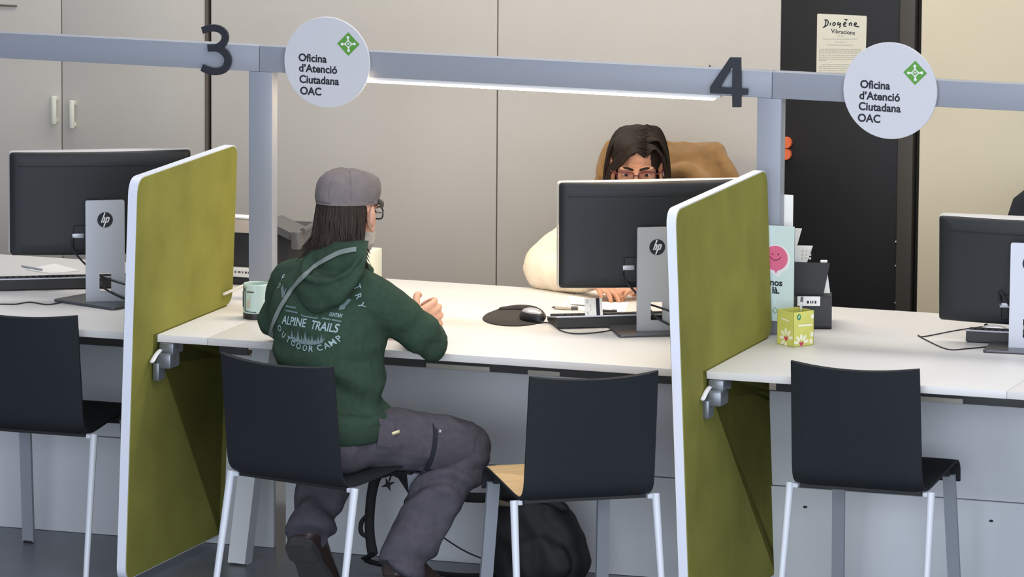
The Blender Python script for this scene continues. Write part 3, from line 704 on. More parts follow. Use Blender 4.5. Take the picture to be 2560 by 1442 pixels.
# seam-side card on the right end of the middle desk is the desk itself; items right of the right divider:
pb = at(1983, 868, z=0.7402)
bx = thing('card_pen_box', 'yellow green flowered card box beside the right divider', 'box', pb, 0.97)   # origin: near corner, sides along +x and +y
S, Hh, T = 0.076, 0.102, 0.0016
w = MB(); w.box((S/2, T/2, Hh/2), (S, T, Hh)).box((S/2, S-T/2, Hh/2), (S, T, Hh)).box((T/2, S/2, Hh/2), (T, S, Hh)).box((S-T/2, S/2, Hh/2), (T, S, Hh)).box((S/2, S/2, T/2), (S, S, T))
w = part('carton', w, 'lime', bx, smooth=False)
def flower(mb, hb, pl, cx, cy, r, a0, n, am):
    for i in range(n):
        a = a0+am*i/(n-1)
        ca, sa = math.cos(a), math.sin(a); mx, my = cx+ca*r*0.68, cy+sa*r*0.68
        pl.poly(mb, [(min(max(mx+ca*r*0.34*math.cos(q)-sa*r*0.17*math.sin(q), 0.0005), S-0.0005 if pl is pf else S-0.0005), max(my+sa*r*0.34*math.cos(q)+ca*r*0.17*math.sin(q), 0.0005)) for q in [2*PI*k/14 for k in range(14)]], 0.0002, 0.0005+0.00002*i)
    pl.poly(hb, [(cx, cy-r*0.32), (cx+r*0.3, cy+r*0.05), (cx+r*0.16, cy+r*0.22), (cx, cy+r*0.08), (cx-r*0.16, cy+r*0.22), (cx-r*0.3, cy+r*0.05)], 0.0006, 0.0009)
fm, hm = MB(), MB()
pf = Plane((0, 0, 0), (1, 0, 0), (0, 0, 1)); pg = Plane((0, S, 0), (0, -1, 0), (0, 0, 1))
flower(fm, hm, pf, 0.030, 0.008, 0.028, 0.3, 5, 2.6); flower(fm, hm, pg, 0.043, 0.022, 0.03, 0.2, 7, 4.4)
for (cx, cy) in ((0.069, 0.032), (0.066, 0.012), (0.070, 0.085)): pf.disc(fm, cx, cy, 0.0055, 0.0002, 0.0005, 14, 0.0075)
part('flower_print', fm, 'petal', w, smooth=False, label='white flower print'); part('heart_print', hm, 'heart', w, smooth=False, label='pink heart print')
lg = MB(); pf.disc(lg, 0.020, 0.087, 0.0075, 0.0002, 0.0005, 20, 0.0095); part('leaf_logo', lg, 'teal', w, smooth=False, label='small green logo')
lg = MB(); pf.stroke(lg, [(0.017, 0.084), (0.023, 0.091)], 0.0028, 0.0005, 0.0007, False); pf.stroke(lg, [(0.018, 0.062), (0.068, 0.060)], 0.005, 0.0002, 0.0004, False); pg.stroke(lg, [(0.02, 0.078), (0.055, 0.074)], 0.004, 0.0002, 0.0004, False)
part('faint_lettering', lg, 'petal', w, smooth=False)
a = at(1975, 786, z=0.80)
pn = thing('clear_pen', 'clear pen leaning in the flowered card box', 'pen', pb+V((-0.005, 0.05, 0.003)))
q0 = pb+V((-0.004, 0.05, 0.004)); q1 = pb+V((0.005, 0.062, 0.125)); part('barrel', MB().cyl(q0, q1, 0.0035), 'clear', pn, world=True); part('cap', MB().cyl(q1, q1+(q1-q0)*0.12, 0.004), 'scang', pn, world=True)
# acrylic stand with the speech bubble notice
yy = 0.662; xr = at(1986, 600, y=yy).x; xl = xr-0.21
st = thing('notice_stand', 'pale mint notice with a pink smiling speech bubble in a clear stand', 'notice', ((xl+xr)/2, yy, 0.74))
zb0, zt0 = 0.782, at(1985, 566, y=yy).z
pl = Plane((xl, yy-0.004, 0), (1, 0, 0), (0, 0, 1))
part('clear_holder', MB().box(((xl+xr)/2, yy, (0.7405+zt0)/2), (0.212, 0.004, zt0-0.7405-0.006), 0.0005).box(((xl+xr)/2, yy+0.002, 0.7425), (0.212, 0.018, 0.003), 0.0005), 'clear', st, world=True)
nt_ = part('notice_sheet', pl.rect(MB(), 0.001, zb0, 0.211, zt0, -0.0012, 0.0), 'mint', st, world=True, smooth=False)
def PQ(px, py): q = at(px, py, y=yy-0.004); return (q.x-xl, q.z)
bw = MB(); c0 = PQ(1941, 646); pl.disc(bw, c0[0], c0[1]-0.002, 0.043, 0.0002, 0.0006, 36); pl.poly(bw, [PQ(1928, 672), PQ(1938, 690), PQ(1948, 692), PQ(1960, 672)], 0.0002, 0.00062)
part('bubble_outline', bw, 'white', nt_, world=True, smooth=False)
bw = MB(); pl.disc(bw, c0[0]-0.002, c0[1]+0.001, 0.037, 0.0006, 0.001, 36); pl.poly(bw, [PQ(1929, 662), PQ(1940, 684), PQ(1951, 664)], 0.0006, 0.00102)
part('speech_bubble', bw, 'pink', nt_, world=True, smooth=False, label='pink speech bubble with a smile')
sm_ = MB()
for e in ((1932, 635), (1946, 636)): a, b = PQ(*e); pl.disc(sm_, a, b, 0.0026, 0.001, 0.0014, 12)
pl.stroke(sm_, [PQ(1926, 641), PQ(1933, 649), PQ(1941, 650), PQ(1949, 647), PQ(1953, 642)], 0.0024, 0.001, 0.0014)
part('smile', sm_, 'pinkd', nt_, world=True, smooth=False)
for w_, q_ in (('nos', (1956, 715)), ('là.', (1949, 734))):
    a, b = PQ(*q_); part('lettering', pl.text(MB(), w_, 0.027, a, b, 0.0005, bold=0.035, align='RIGHT', rot=-0.02), 'ink', nt_, world=True, smooth=False)
dm = MB(); a, b = PQ(1938, 776); pl.stroke(dm, [(a-0.008, b), (a, b+0.009), (a+0.008, b), (a, b-0.009), (a-0.008, b)], 0.002, 0.0002, 0.0006, False); part('small_diamond', dm, 'green', nt_, world=True, smooth=False)
# white paper taped behind the post
a = at(1955, 485, y=0.735); b = at(1984, 570, y=0.735)
tag(part('paper_sheet', MB().box(((0.50+b.x)/2, 0.7275, (a.z+b.z)/2-0.03), (b.x-0.50, 0.003, a.z-b.z+0.06), 0.0005), 'paper', None), 'white sheet behind the post above the mint notice', 'paper')
# desk scanner behind the notice
s0 = at(2085, 812, z=0.74); sx, sy = s0.x, 0.84
ds = thing('document_feeder', 'black document scanner with pale trays right of the mint notice', 'scanner', (sx-0.13, sy, 0.74))
part('body', MB().rings([[V((x, y, z)) for y, z in rounded([(sy-0.075, 0.7405), (sy+0.10, 0.7405), (sy+0.10, 0.80), (sy-0.01, 0.845), (sy-0.06, 0.845)], [0.012, 0.01, 0.02, 0.02, 0.03], 4)] for x in (sx-0.27, sx-0.268, sx-0.002, sx)]), 'scan', ds, world=True, angle=50)
pl = Plane((sx, sy, 0), (1, 0, 0), (0, -0.12, 1))
pl = Plane((sx-0.003, sy-0.05, 0.83), (1, 0, 0), (0, -0.05, 1))
part('paper_tray', pl.poly(MB(), [(-0.25, -0.01), (-0.026, -0.01), (-0.004, 0.105), (-0.25, 0.112)], -0.006, 0.0), 'scan', ds, world=True, smooth=False, label='black rear tray')
part('tray_edge', pl.poly(MB(), [(-0.022, -0.005), (0.002, -0.01), (-0.012, 0.085), (-0.016, 0.060)], -0.012, -0.007).box(pl.p(-0.022, 0.111, -0.002), (0.022, 0.006, 0.008), 0.003), 'traylight', ds, world=True, smooth=False, label='pale tray edge')
part('tray_extension', pl.poly(MB(), [(-0.25, 0.09), (-0.077, 0.09), (-0.055, 0.155), (-0.25, 0.158)], -0.016, -0.010, holes=None), 'traylight', ds, world=True, smooth=False, label='pale lower tray flap')
gm = MB()
for i in range(3):
    for j in range(3): gm.box(pl.p(-0.085+i*0.011, 0.118+j*0.011, -0.0095), (0.007, 0.001, 0.007))
part('tray_slots', gm, 'beige', ds, world=True)
part('tray_extension', pl.poly(MB(), [(-0.25, 0.09), (-0.118, 0.09), (-0.088, 0.205), (-0.25, 0.21)], -0.024, -0.018), 'traylight', ds, world=True, smooth=False, label='pale upper tray flap')
dn = MB(); pl.disc(dn, -0.128, 0.137, 0.013, -0.0179, -0.0172, 20); part('tray_grip', dn, 'scan', ds, world=True)
pf2 = Plane((sx, sy-0.076, 0), (1, 0, 0), (0, 0, 1)); q = at(1988, 742, y=sy-0.076); q2 = at(2026, 768, y=sy-0.076)
lb = part('sticker', pf2.rect(MB(), q.x-sx-0.02, q2.z, q2.x-sx, q.z, 0.0, 0.0008), 'paper', ds, world=True, smooth=False, label='white sticker')
lm = MB()
for i, (u0, wd) in enumerate(((0.008, 0.006), (0.018, 0.003), (0.024, 0.003), (0.031, 0.005))): pf2.rect(lm, q.x-sx+u0, q2.z+0.007, q.x-sx+u0+wd, q2.z+0.015, 0.0008, 0.0012)
part('sticker_print', lm, 'ink', lb, world=True, smooth=False)
ds.rotation_euler.z = 0.33
# mug and the flatbed copier behind the man
pm = at(633, 794, z=0.74); mg = thing('mug', 'mint and white mug with a black base left of the seated man', 'mug', (pm.x+0.01, pm.y, 0.7402))
c = V((pm.x+0.01, pm.y, 0.7402)); r = 0.039
part('cup', MB().lathe(c, [(r-0.002, 0.016), (r, 0.018), (r, 0.103), (r-0.002, 0.105), (r-0.004, 0.103), (r-0.004, 0.022), (0.001, 0.020)]), 'mug', mg, world=True)
part('base', MB().lathe(c, [(r-0.002, 0.0), (r+0.0005, 0.002), (r+0.0005, 0.018), (0.002, 0.019)]), 'mugb', mg, world=True, label='black base')
def mugp(a, z, h=0.0006): return c+V(((r+h)*math.sin(a), -(r+h)*math.cos(a), z))
pr_ = MB(); base_a = -0.33
for (a0, z0, a1, z1) in ((-0.85, 0.028, -0.85, 0.098), (-0.85, 0.098, -0.70, 0.085), (-0.62, 0.025, -0.62, 0.09), (-0.62, 0.09, -0.5, 0.095), (-0.62, 0.025, 0.35, 0.022), (-1.2, 0.035, -0.9, 0.035), (-1.2, 0.035, -1.2, 0.08)):
    pr_.tube([mugp(a0+(a1-a0)*k/4, z0+(z1-z0)*k/4) for k in range(5)], 0.0011, n=6, sub=1)
part('line_drawing', pr_, 'ink', mg, world=True)
pt_ = MB()
for a0, w_ in ((-0.38, 0.05), (-0.25, 0.09), (-0.13, 0.05), (-0.04, 0.09), (0.08, 0.06)):
    pt_.tube([mugp(a0+w_*k/3, 0.083) for k in range(4)], 0.0022, n=6, sub=1)
part('small_lettering', pt_, 'scang', mg, world=True)
gq = MB()
for a0, a1, z0, z1 in ((-0.42, -0.12, 0.035, 0.052), (-0.36, -0.2, 0.052, 0.060), (-0.15, -0.08, 0.052, 0.074)):
    gq.rings([[mugp(a0+(a1-a0)*k/4, z, 0.0004) for k in range(5)]+[mugp(a1-(a1-a0)*k/4, z, 0.001) for k in range(5)] for z in (z0, z1)])
part('grey_picture', gq, 'beige', mg, world=True)
a, b = at(560, 735, z=0.785), at(607, 714, z=0.79); tag(part('pen', MB().cyl(a, b, 0.0045), 'traylight', None), 'white pen resting against the mug', 'pen')
yc = 0.93
def cx_(px, y=yc): return at(px, 650, y=y).x
def cz_(py, y=yc, px=600): return at(px, py, y=y).z
x0, x1 = cx_(500), cx_(725); zb_ = 0.7402
cp = thing('desk_copier', 'black desk printer with an open lid behind the left post', 'printer', ((x0+x1)/2, yc+0.15, 0.74))
part('base_unit', MB().box(((x0+x1)/2, yc+0.15, (zb_+cz_(692))/2), (x1-x0, 0.30, cz_(692)-zb_), 0.004), 'scan', cp, world=True)
part('label_strip', MB().box(((x0+x1)/2, yc+0.145, (cz_(692)+cz_(668))/2), (x1-x0+0.004, 0.30, cz_(668)-cz_(692)), 0.002), 'paper', cp, world=True, label='white strip with small symbols')
ls_ = MB(); pl = Plane((0, yc-0.0052, 0), (1, 0, 0), (0, 0, 1))
for (px, w_) in ((588, 0.006), (597, 0.008), (607, 0.004), (614, 0.007), (622, 0.004)):
    pl.rect(ls_, cx_(px), cz_(682), cx_(px)+w_, cz_(677), 0.0002, 0.0006)
part('strip_symbols', ls_, 'scang', cp, world=True, smooth=False)
part('upper_unit', MB().box(((x0+x1)/2, yc+0.15, (cz_(668)+cz_(582))/2), (x1-x0-0.01, 0.29, cz_(582)-cz_(668)), 0.004), 'scan', cp, world=True)
part('lid_panel', MB().box(((x0+x1)/2-0.03, yc+0.022, (cz_(582)+cz_(547))/2), (x1-x0-0.09, 0.045, cz_(547)-cz_(582)), 0.003), 'beige', cp, world=True, label='beige panel')
part('lid_edge', MB().box(((x0+x1)/2-0.03, yc+0.022, cz_(544)), (x1-x0-0.085, 0.05, 0.005), 0.001), 'paper', cp, world=True)
# grey hinged lid sloping down to the right, beside the man's hair
a = at(690, 566, y=yc-0.02); b = at(742, 590, y=yc-0.02)
part('hinged_lid', MB().bar(a+V((-0.03, 0.05, 0.008)), b+V((0.01, 0.05, -0.01)), 0.13, 0.022, up=(0, 0, 1)), 'scang', cp, world=True, smooth=False, label='grey sloping lid')
part('lid_hinge', MB().cyl(at(757, 574, y=yc-0.02)+V((0, 0, -0.004)), at(757, 572, y=yc-0.02)+V((0, 0.12, 0)), 0.009).box(at(752, 596, y=yc), (0.03, 0.1, 0.055), 0.006), 'scang', cp, world=True, label='grey hinge')
p = at(925, 637, y=1.0)
tag(part('small_box', MB().box((p.x-0.062, 1.05, (p.z+0.7405)/2+0.004), (0.13, 0.10, p.z-0.7405+0.008), 0.004), 'handle', None), 'small pale box behind the seated man', 'box')
# black high-backed office chair behind the right monitor
oc = thing('office_chair', 'black office chair at the right edge behind the counter', 'chair', (1.26, 1.62, 0), -0.2, 'office chairs behind the counter')
def office_chair(t, zt, hw, m, sc=1.0):
    R_ = []
    for z, k, y in ((0.62, 0.80, 0.02), (0.66, 0.95, 0.0), (0.80, 1.0, -0.02), (zt-0.12, 1.0, 0.0), (zt-0.05, 0.92, 0.01), (zt-0.015, 0.75, 0.02), (zt, 0.5, 0.025)):
        R_.append([V((hw*k*math.cos(a)*(abs(math.cos(a))**-0.3 if abs(math.cos(a)) > 0.05 else 1), y+0.035*math.sin(a)+0.03*math.cos(a)**2*-1, z)) for a in [2*PI*i/28 for i in range(28)]])
    part('backrest', MB().rings(R_), m, t)
    part('seat', MB().box((0, -0.24, 0.47), (0.48, 0.46, 0.07), 0.03), 'scan', t)
    part('back_bar', MB().tube([(0, -0.1, 0.43), (0, 0.06, 0.44), (0, 0.075, 0.6), (0, 0.04, 0.72)], 0.02, flat=((0, 1, 0), 0.4)), 'dark', t)
    part('gas_column', MB().cyl((0, -0.24, 0.08), (0, -0.24, 0.44), 0.028), 'dark', t)
    for i in range(5):
        a = 2*PI*i/5; e = V((0.29*math.cos(a), -0.24+0.29*math.sin(a), 0.065))
        sp = part('spoke', MB().tube([(0, -0.24, 0.10), e], [0.025, 0.015], n=8), 'dark', t)
        part('caster', MB().cyl(e+V((0.02, 0, -0.036)), e+V((-0.02, 0, -0.036)), 0.027), 'dark', sp)
office_chair(oc, 1.085, 0.235, 'shell')
#PART3
# ------------------------------------------------------------------ people
def spl(pts, n=8):
    P = [V(p) for p in pts]; Q = []
    for i in range(len(P)-1):
        p0 = P[max(i-1, 0)]; p1 = P[i]; p2 = P[i+1]; p3 = P[min(i+2, len(P)-1)]
        for k in range(n):
            t = k/n; Q.append(0.5*((2*p1)+(p2-p0)*t+(2*p0-5*p1+4*p2-p3)*t*t+(3*p1-p0-3*p2+p3)*t*t*t))
    return Q+[P[-1]]
def trunk(mb, fr, rows, grow=0.0, n=28):
    """elliptical torso rings: rows of (right, fwd, z, half width, half depth)"""
    Rv, Fv, O = fr; rr = spl([(a, b, c) for a, b, c, d, e in rows], 5); ww = spl([(d, e, 0) for a, b, c, d, e in rows], 5); R_ = []
    for p, w in zip(rr, ww):
        c = O+Rv*p.x+Fv*p.y+V((0, 0, p.z)); ring = []
        for i in range(n):
            a = 2*PI*i/n; ca, sa = math.cos(a), math.sin(a)
            ring.append(c+Rv*((w.x+grow)*math.copysign(abs(ca)**0.85, ca))+Fv*((w.y+grow)*math.copysign(abs(sa)**0.9, sa)))
        R_.append(ring)
    mb.rings(R_)
def limb(mb, pts, rs, n=16, sub=6): mb.tube(pts, rs, n=n, sub=sub)
def hand(mb, wrist, d, back, side, curl, size=1.0, spread=0.10):
    """palm with four bent fingers and a thumb; d towards the knuckles, back = back of the hand, side = thumb side"""
    d = V(d).normalized(); back = V(back); back = (back-d*back.dot(d)).normalized(); s = d.cross(back); s = s if s.dot(V(side)) > 0 else -s
    w = V(wrist); k = size
    for i, (o, l) in enumerate(((0.030, 0.086), (0.010, 0.092), (-0.010, 0.087), (-0.029, 0.076))):
        limb(mb, [w+s*(o*0.55*k), w+d*(l*0.55*k)+s*(o*0.85*k)+back*0.002, w+d*(l*k)+s*(o*k)], [0.013*k, 0.0135*k, 0.0105*k], n=10, sub=4)
    mb.ell(w+d*0.045*k, (0.03*k, 0.036*k, 0.012*k), Matrix((d, s, back)).transposed(), seg=14)
    for i, (o, l, L) in enumerate(((0.030, 0.086, 0.072), (0.010, 0.092, 0.080), (-0.010, 0.087, 0.074), (-0.029, 0.076, 0.058))):
        p = w+d*(l*k)+s*(o*k); fan = s*(o/0.03*spread); q = [p]; a = 0
        for f, c in ((0.45, 0.6), (0.31, 1.0), (0.24, 0.8)):
            a += curl*c; v = ((d+fan).normalized()*math.cos(a)-back*math.sin(a)); p = p+v*(L*f*k); q.append(p)
        limb(mb, q, [0.0098*k, 0.0092*k, 0.0084*k, 0.0068*k], n=10, sub=4)
    t0 = w+d*0.018*k+s*0.022*k-back*0.004
    limb(mb, [t0, t0+(d*0.6+s*0.75-back*0.25)*0.036*k, t0+(d*0.9+s*0.75-back*0.45)*0.058*k, t0+(d*1.0+s*0.45-back*0.6)*0.080*k], [0.0135*k, 0.0115*k, 0.0098*k, 0.0075*k], n=10, sub=4)
class Head:
    def __init__(self, c, fwd, up):
        self.f = V(fwd).normalized(); u = V(up); self.u = (u-self.f*u.dot(self.f)).normalized(); self.r = self.f.cross(self.u); self.c = V(c)
        self.m = Matrix((self.r, self.f, self.u)).transposed()
    def p(self, a, b, c): return self.c+self.r*a+self.f*b+self.u*c
    def skull(self, mb, w=1.0):
        E = lambda c, r: mb.ell(self.p(*c), r, self.m)
        E((0, -0.014, 0.036), (0.075*w, 0.094, 0.082)); E((0, 0.026, -0.025), (0.064*w, 0.066, 0.088)); E((0, 0.040, -0.082), (0.042*w, 0.044, 0.036))
        for s in (-1, 1):
            E((s*0.03, 0.084, 0.019), (0.024, 0.011, 0.008)); E((s*0.036*w, 0.062, -0.022), (0.018, 0.020, 0.020))
            E((s*0.078*w, -0.010, -0.006), (0.010, 0.020, 0.034)); E((s*0.087*w, -0.020, 0.002), (0.007, 0.012, 0.030)); E((s*0.079*w, -0.003, -0.036), (0.007, 0.009, 0.012))
            E((s*0.010, 0.103, -0.026), (0.0085, 0.010, 0.007))
        mb.tube([self.p(0, 0.086, 0.014), self.p(0, 0.102, -0.006), self.p(0, 0.117, -0.024), self.p(0, 0.098, -0.034)], [0.008, 0.0095, 0.0115, 0.007], n=10, sub=4)
        E((0, 0.087, -0.058), (0.024, 0.013, 0.007)); E((0, 0.084, -0.068), (0.020, 0.012, 0.007))
    def eyes(self, parent):
        for s in (-1, 1):
            e = part('eye', MB().ell(self.p(s*0.031, 0.0805, 0.001), (0.0125, 0.011, 0.0062), self.m, seg=16), 'eyew', parent, world=True)
            part('iris', MB().ell(self.p(s*0.031, 0.0893, -0.0008), (0.0060, 0.003, 0.0052), self.m, seg=14), 'iris', e, world=True)
            part('eyelid', MB().tube([self.p(s*0.017, 0.0865, 0.002), self.p(s*0.031, 0.0925, 0.0075), self.p(s*0.046, 0.083, 0.002)], [0.0022, 0.0036, 0.0022], n=8), 'frame' if False else 'lip', parent, world=True)
            part('eyebrow', MB().tube([self.p(s*0.012, 0.093, 0.017), self.p(s*0.032, 0.094, 0.023), self.p(s*0.052, 0.080, 0.017)], [0.0035, 0.004, 0.002], n=8, flat=((0, 1, 0), 0.7)), 'hairw', parent, world=True, label='dark eyebrow')
        part('lips', MB().tube([self.p(-0.023, 0.088, -0.061), self.p(0, 0.099, -0.063), self.p(0.023, 0.088, -0.061)], [0.003, 0.0062, 0.003], n=8), 'lip', parent, world=True)
    def glasses(self, parent, m, lw=0.027, lh=0.018, r=0.0022, drop=-0.003):
        g = MB(); lens = []
        for s in (-1, 1):
            ring = [self.p(s*0.033+lw*math.copysign(abs(math.cos(a))**0.65, math.cos(a)), 0.108-0.012*abs(math.cos(a))*(1 if math.cos(a)*s > 0 else 0), drop+lh*math.copysign(abs(math.sin(a))**0.65, math.sin(a))) for a in [2*PI*i/24 for i in range(25)]]
            g.tube(ring, r, n=8, sub=2, round_ends=False)
            g.tube([self.p(s*0.060, 0.098, drop+0.008), self.p(s*0.079, 0.06, drop+0.006), self.p(s*0.080, 0.0, drop+0.010), self.p(s*0.074, -0.025, drop+0.002)], 0.0021, n=8, sub=3)
            lens.append([p for p in ring[:-1]])
        g.tube([self.p(-0.007, 0.109, drop+0.005), self.p(0, 0.113, drop+0.007), self.p(0.007, 0.109, drop+0.005)], r, n=8, sub=3)
        go = part('glasses', g, m, parent, world=True, label='dark framed glasses')
        for L in lens:
            part('lens', MB().rings([[p for p in L], [p+self.f*0.0012 for p in L]]), 'lens', go, world=True, smooth=False)
def strand(mb, pts, w, n=7): mb.tube(pts, [w, w*1.15, w*0.9, w*0.25][:len(pts)] if len(pts) == 4 else w, n=n, sub=4)
def nz(p, s): return noise.noise(V(p)*s)

# ---- seated man in the green hoodie
Rm = V((math.cos(0.454), -math.sin(0.454), 0)); Fm = V((math.sin(0.454), math.cos(0.454), 0)); Om = V((-0.470, -0.215, 0))
def W(r, f, z): return Om+Rm*r+Fm*f+V((0, 0, z))
man = thing('person', 'person in a green hoodie and grey flat cap sitting with their back to the camera', 'person', (Om.x, Om.y, 0))
rows = [(0.0, -0.005, 0.475, 0.13, 0.10), (0.0, -0.01, 0.52, 0.172, 0.125), (-0.008, 0.0, 0.62, 0.160, 0.118), (-0.02, 0.005, 0.72, 0.160, 0.118), (-0.035, 0.02, 0.81, 0.172, 0.122), (-0.05, 0.035, 0.885, 0.184, 0.122), (-0.058, 0.05, 0.945, 0.165, 0.105), (-0.06, 0.06, 0.985, 0.105, 0.085), (-0.06, 0.07, 1.02, 0.062, 0.065)]
SHc = W(-0.060, 0.052, 0.935)
shR, shL = SHc+Rm*0.160+V((0, 0, -0.005)), SHc-Rm*0.158+V((0, 0, 0.0))
elR, elL = V((-0.222, -0.085, 0.792)), V((-0.715, 0.005, 0.785))
wrR, wrL = V((-0.345, 0.112, 0.790)), V((-0.515, 0.185, 0.785))
hipR, hipL = W(0.09, 0.0, 0.535), W(-0.09, 0.01, 0.535)
knR, knL = V((-0.130, -0.032, 0.468)), V((-0.60, 0.20, 0.46))
anR, anL = V((-0.244, -0.238, 0.172)), V((-0.580, -0.10, 0.225))
SHOES = [(anR, anR+V((-0.028, -0.052, -0.052)), anR+V((0.055, 0.165, -0.148))), (anL, anL+V((-0.016, -0.066, -0.036)), anL+V((0.0, 0.085, -0.205)))]
Hm = Head(W(-0.046, 0.105, 1.146), (0.13, 0.985, -0.06), (0, 0.1, 1))
b = MB(); trunk(b, (Rm, Fm, Om), rows, -0.016)
limb(b, [W(-0.06, 0.06, 0.97), W(-0.057, 0.075, 1.03), Hm.p(0, -0.02, -0.05)], [0.062, 0.056, 0.056])
Hm.skull(b)
limb(b, [shR, (shR+elR)/2, elR, (elR+wrR)/2, wrR], [0.052, 0.044, 0.038, 0.036, 0.027]); limb(b, [shL, (shL+elL)/2, elL, (elL+wrL)/2, wrL], [0.052, 0.044, 0.038, 0.036, 0.027])
hand(b, wrR+V((0.004, 0.012, 0.006)), (0.28, 0.66, 0.18), (0.85, -0.30, 0.28), (0, 0, 1), 1.05, 1.08); hand(b, wrL+V((0.012, 0.006, 0)), (0.95, 0.25, 0.05), (0.1, -0.5, 0.8), (0, 0.6, 0.5), 0.55, 1.05)
for h_, k_, a_ in ((hipR, knR, anR), (hipL, knL, anL)): limb(b, [h_, (h_+k_)/2, k_, (k_+a_*1)/2+V((0, -0.012, 0)), a_], [0.075, 0.062, 0.05, 0.047, 0.034])
for A_, H_, T_ in SHOES:
    d_ = (T_-H_).normalized(); limb(b, [A_, H_+d_*0.055+(A_-H_)*0.45, H_+d_*0.10+(A_-H_)*0.35], [0.034, 0.026, 0.018])
body = part('body', remesh(b, 0.0036, 3), 'skin', man, world=True, angle=180)
Hm.eyes(man)
# hoodie
def foldh(co, n):
    d = 0.0045*nz((co.x*3, co.y*3, co.z*9), 3.0)+0.0022*nz(co, 24)
    if co.z < 0.80: d += 0.013*math.exp(-((co.z-0.68)/0.10)**2)*(0.6+0.8*nz(co, 4))*math.sin(co.z*62+5*nz(co, 5)+co.x*10)
    for a_, b_ in ((elR, shR), (elL, shL)):
        q = (co-a_).length
        if q < 0.16: d += 0.009*math.exp(-(q/0.09)**2)*math.sin(q*95+4*nz(co, 8))
    return d
h = MB(); rh = [(0.0, -0.028, 0.535, 0.186, 0.160)]+[(0.0, -0.026, 0.56, 0.194, 0.168)]+[(-0.004, -0.018, 0.60, 0.190, 0.160)]+[(a, b_, c, d+0.010, e+0.014) for a, b_, c, d, e in rows[2:7]]+[(-0.06, 0.06, 0.985, 0.12, 0.098), (-0.06, 0.07, 1.022, 0.075, 0.078)]
trunk(h, (Rm, Fm, Om), rh)
limb(h, [SHc+Rm*0.06+V((0, 0, 0.005)), shR+V((0, 0, -0.004)), (shR+elR)/2+Rm*0.006, elR, (elR+wrR)/2, wrR-(wrR-elR)*0.02], [0.07, 0.073, 0.064, 0.056, 0.050, 0.040]); limb(h, [SHc-Rm*0.06+V((0, 0, 0.005)), shL+V((0, 0, -0.004)), (shL+elL)/2-Rm*0.008, elL, (elL+wrL)/2, wrL-(wrL-elL)*0.02], [0.07, 0.073, 0.064, 0.056, 0.050, 0.040])
for s_ in (1, -1): limb(h, [W(-0.06+s_*0.035, 0.062, 0.988), SHc+Rm*(s_*0.095)+V((0, 0, 0.024)), SHc+Rm*(s_*0.15)+V((0, 0, 0.0))], [0.055, 0.056, 0.060])
hood_mb = remesh(h, 0.0055, 6, foldh)
bvh = BVHTree.FromBMesh(hood_mb.bm)
hoodie = part('hoodie', hood_mb, 'hoodie', man, world=True, angle=180, label='dark green hoodie')
part('hem_rib', (lambda m: (trunk(m, (Rm, Fm, Om), [(0.0, -0.028, 0.522, 0.184, 0.158), (0.0, -0.028, 0.530, 0.193, 0.168), (0.0, -0.027, 0.555, 0.198, 0.173), (0.0, -0.023, 0.578, 0.194, 0.168)]), m)[1])(MB()), 'rib', hoodie, world=True)
# hood hanging on the back
hd = MB()
def back(px, py, bias=0.0):
    """point on the back of the hoodie behind a photo pixel"""
    o = CPOS; d = (_f + _r*((px-1280)/CF) - _u*((py-721)/CF)).normalized()
    hit = bvh.ray_cast(o, d)
    p = hit[0] if hit[0] is not None else at(px, py, y=-0.2)
    return p - d*bias
def hoodsurf(c0, rx, rz, dep):
    o = W(0, -0.07, 0.9); rings = []
    return
cH = back(828, 705)
HU = V((0, 0, 1)); HN = -Fm
def hpt(a, b_, h_): return cH+Rm*a+(HU*0.93+Fm*0.36)*b_+HN*h_
HR = []
for k, (zz, w_, dp, off) in enumerate(((-0.098, 0.028, 0.010, 0.006), (-0.090, 0.058, 0.022, 0.012), (-0.070, 0.086, 0.034, 0.018), (-0.035, 0.110, 0.042, 0.022), (0.0, 0.122, 0.043, 0.022), (0.035, 0.125, 0.036, 0.016), (0.07, 0.118, 0.030, 0.008), (0.10, 0.094, 0.034, -0.006), (0.122, 0.066, 0.042, -0.024))):
    HR.append([hpt(w_*math.cos(2*PI*i/28)+0.012*(zz*4), zz+0.018*math.cos(2*PI*i/28)**2*(1 if zz < 0 else 0.3), off+dp*math.sin(2*PI*i/28)) for i in range(28)])
hd.rings(HR)
hd.tube([hpt(-0.085, 0.052, 0.040), hpt(-0.06, 0.024, 0.058), hpt(-0.02, 0.012, 0.064), hpt(0.02, 0.011, 0.064), hpt(0.06, 0.020, 0.060), hpt(0.10, 0.052, 0.046), hpt(0.115, 0.09, 0.03)], [0.009, 0.0105, 0.011, 0.011, 0.011, 0.011, 0.009], n=10)
cn = W(-0.055, 0.075, 1.005)
ringp = [cn+Rm*(0.082*math.cos(a))+Fm*(0.068*math.sin(a))+V((0, 0, 0.008-0.030*math.sin(a))) for a in [2*PI*i/16 for i in range(17)]]
hd.tube(ringp, 0.026, n=12, sub=3, round_ends=False)
def foldhood(co, n):
    q = co-cH; a = q.dot(Rm); z = q.z
    d = 0.003*nz(co, 18)
    d -= 0.016*math.exp(-((z-0.040-2.4*(a-0.015)**2)/0.012)**2)*max(0.0, 1-((a-0.015)/0.10)**4)      # mouth of the hood
    d += 0.002*math.exp(-((z-0.012-2.4*(a-0.015)**2)/0.010)**2)
    d += 0.0018*math.sin(60*(z+a*0.8)+3*nz(co, 9))*math.exp(-((a-0.06)/0.04)**2)
    return d
hood_m = remesh(hd, 0.0045, 5, foldhood)
bvh2 = BVHTree.FromBMesh(hood_m.bm)
part('hood', hood_m, 'hoodie', hoodie, world=True, angle=180)
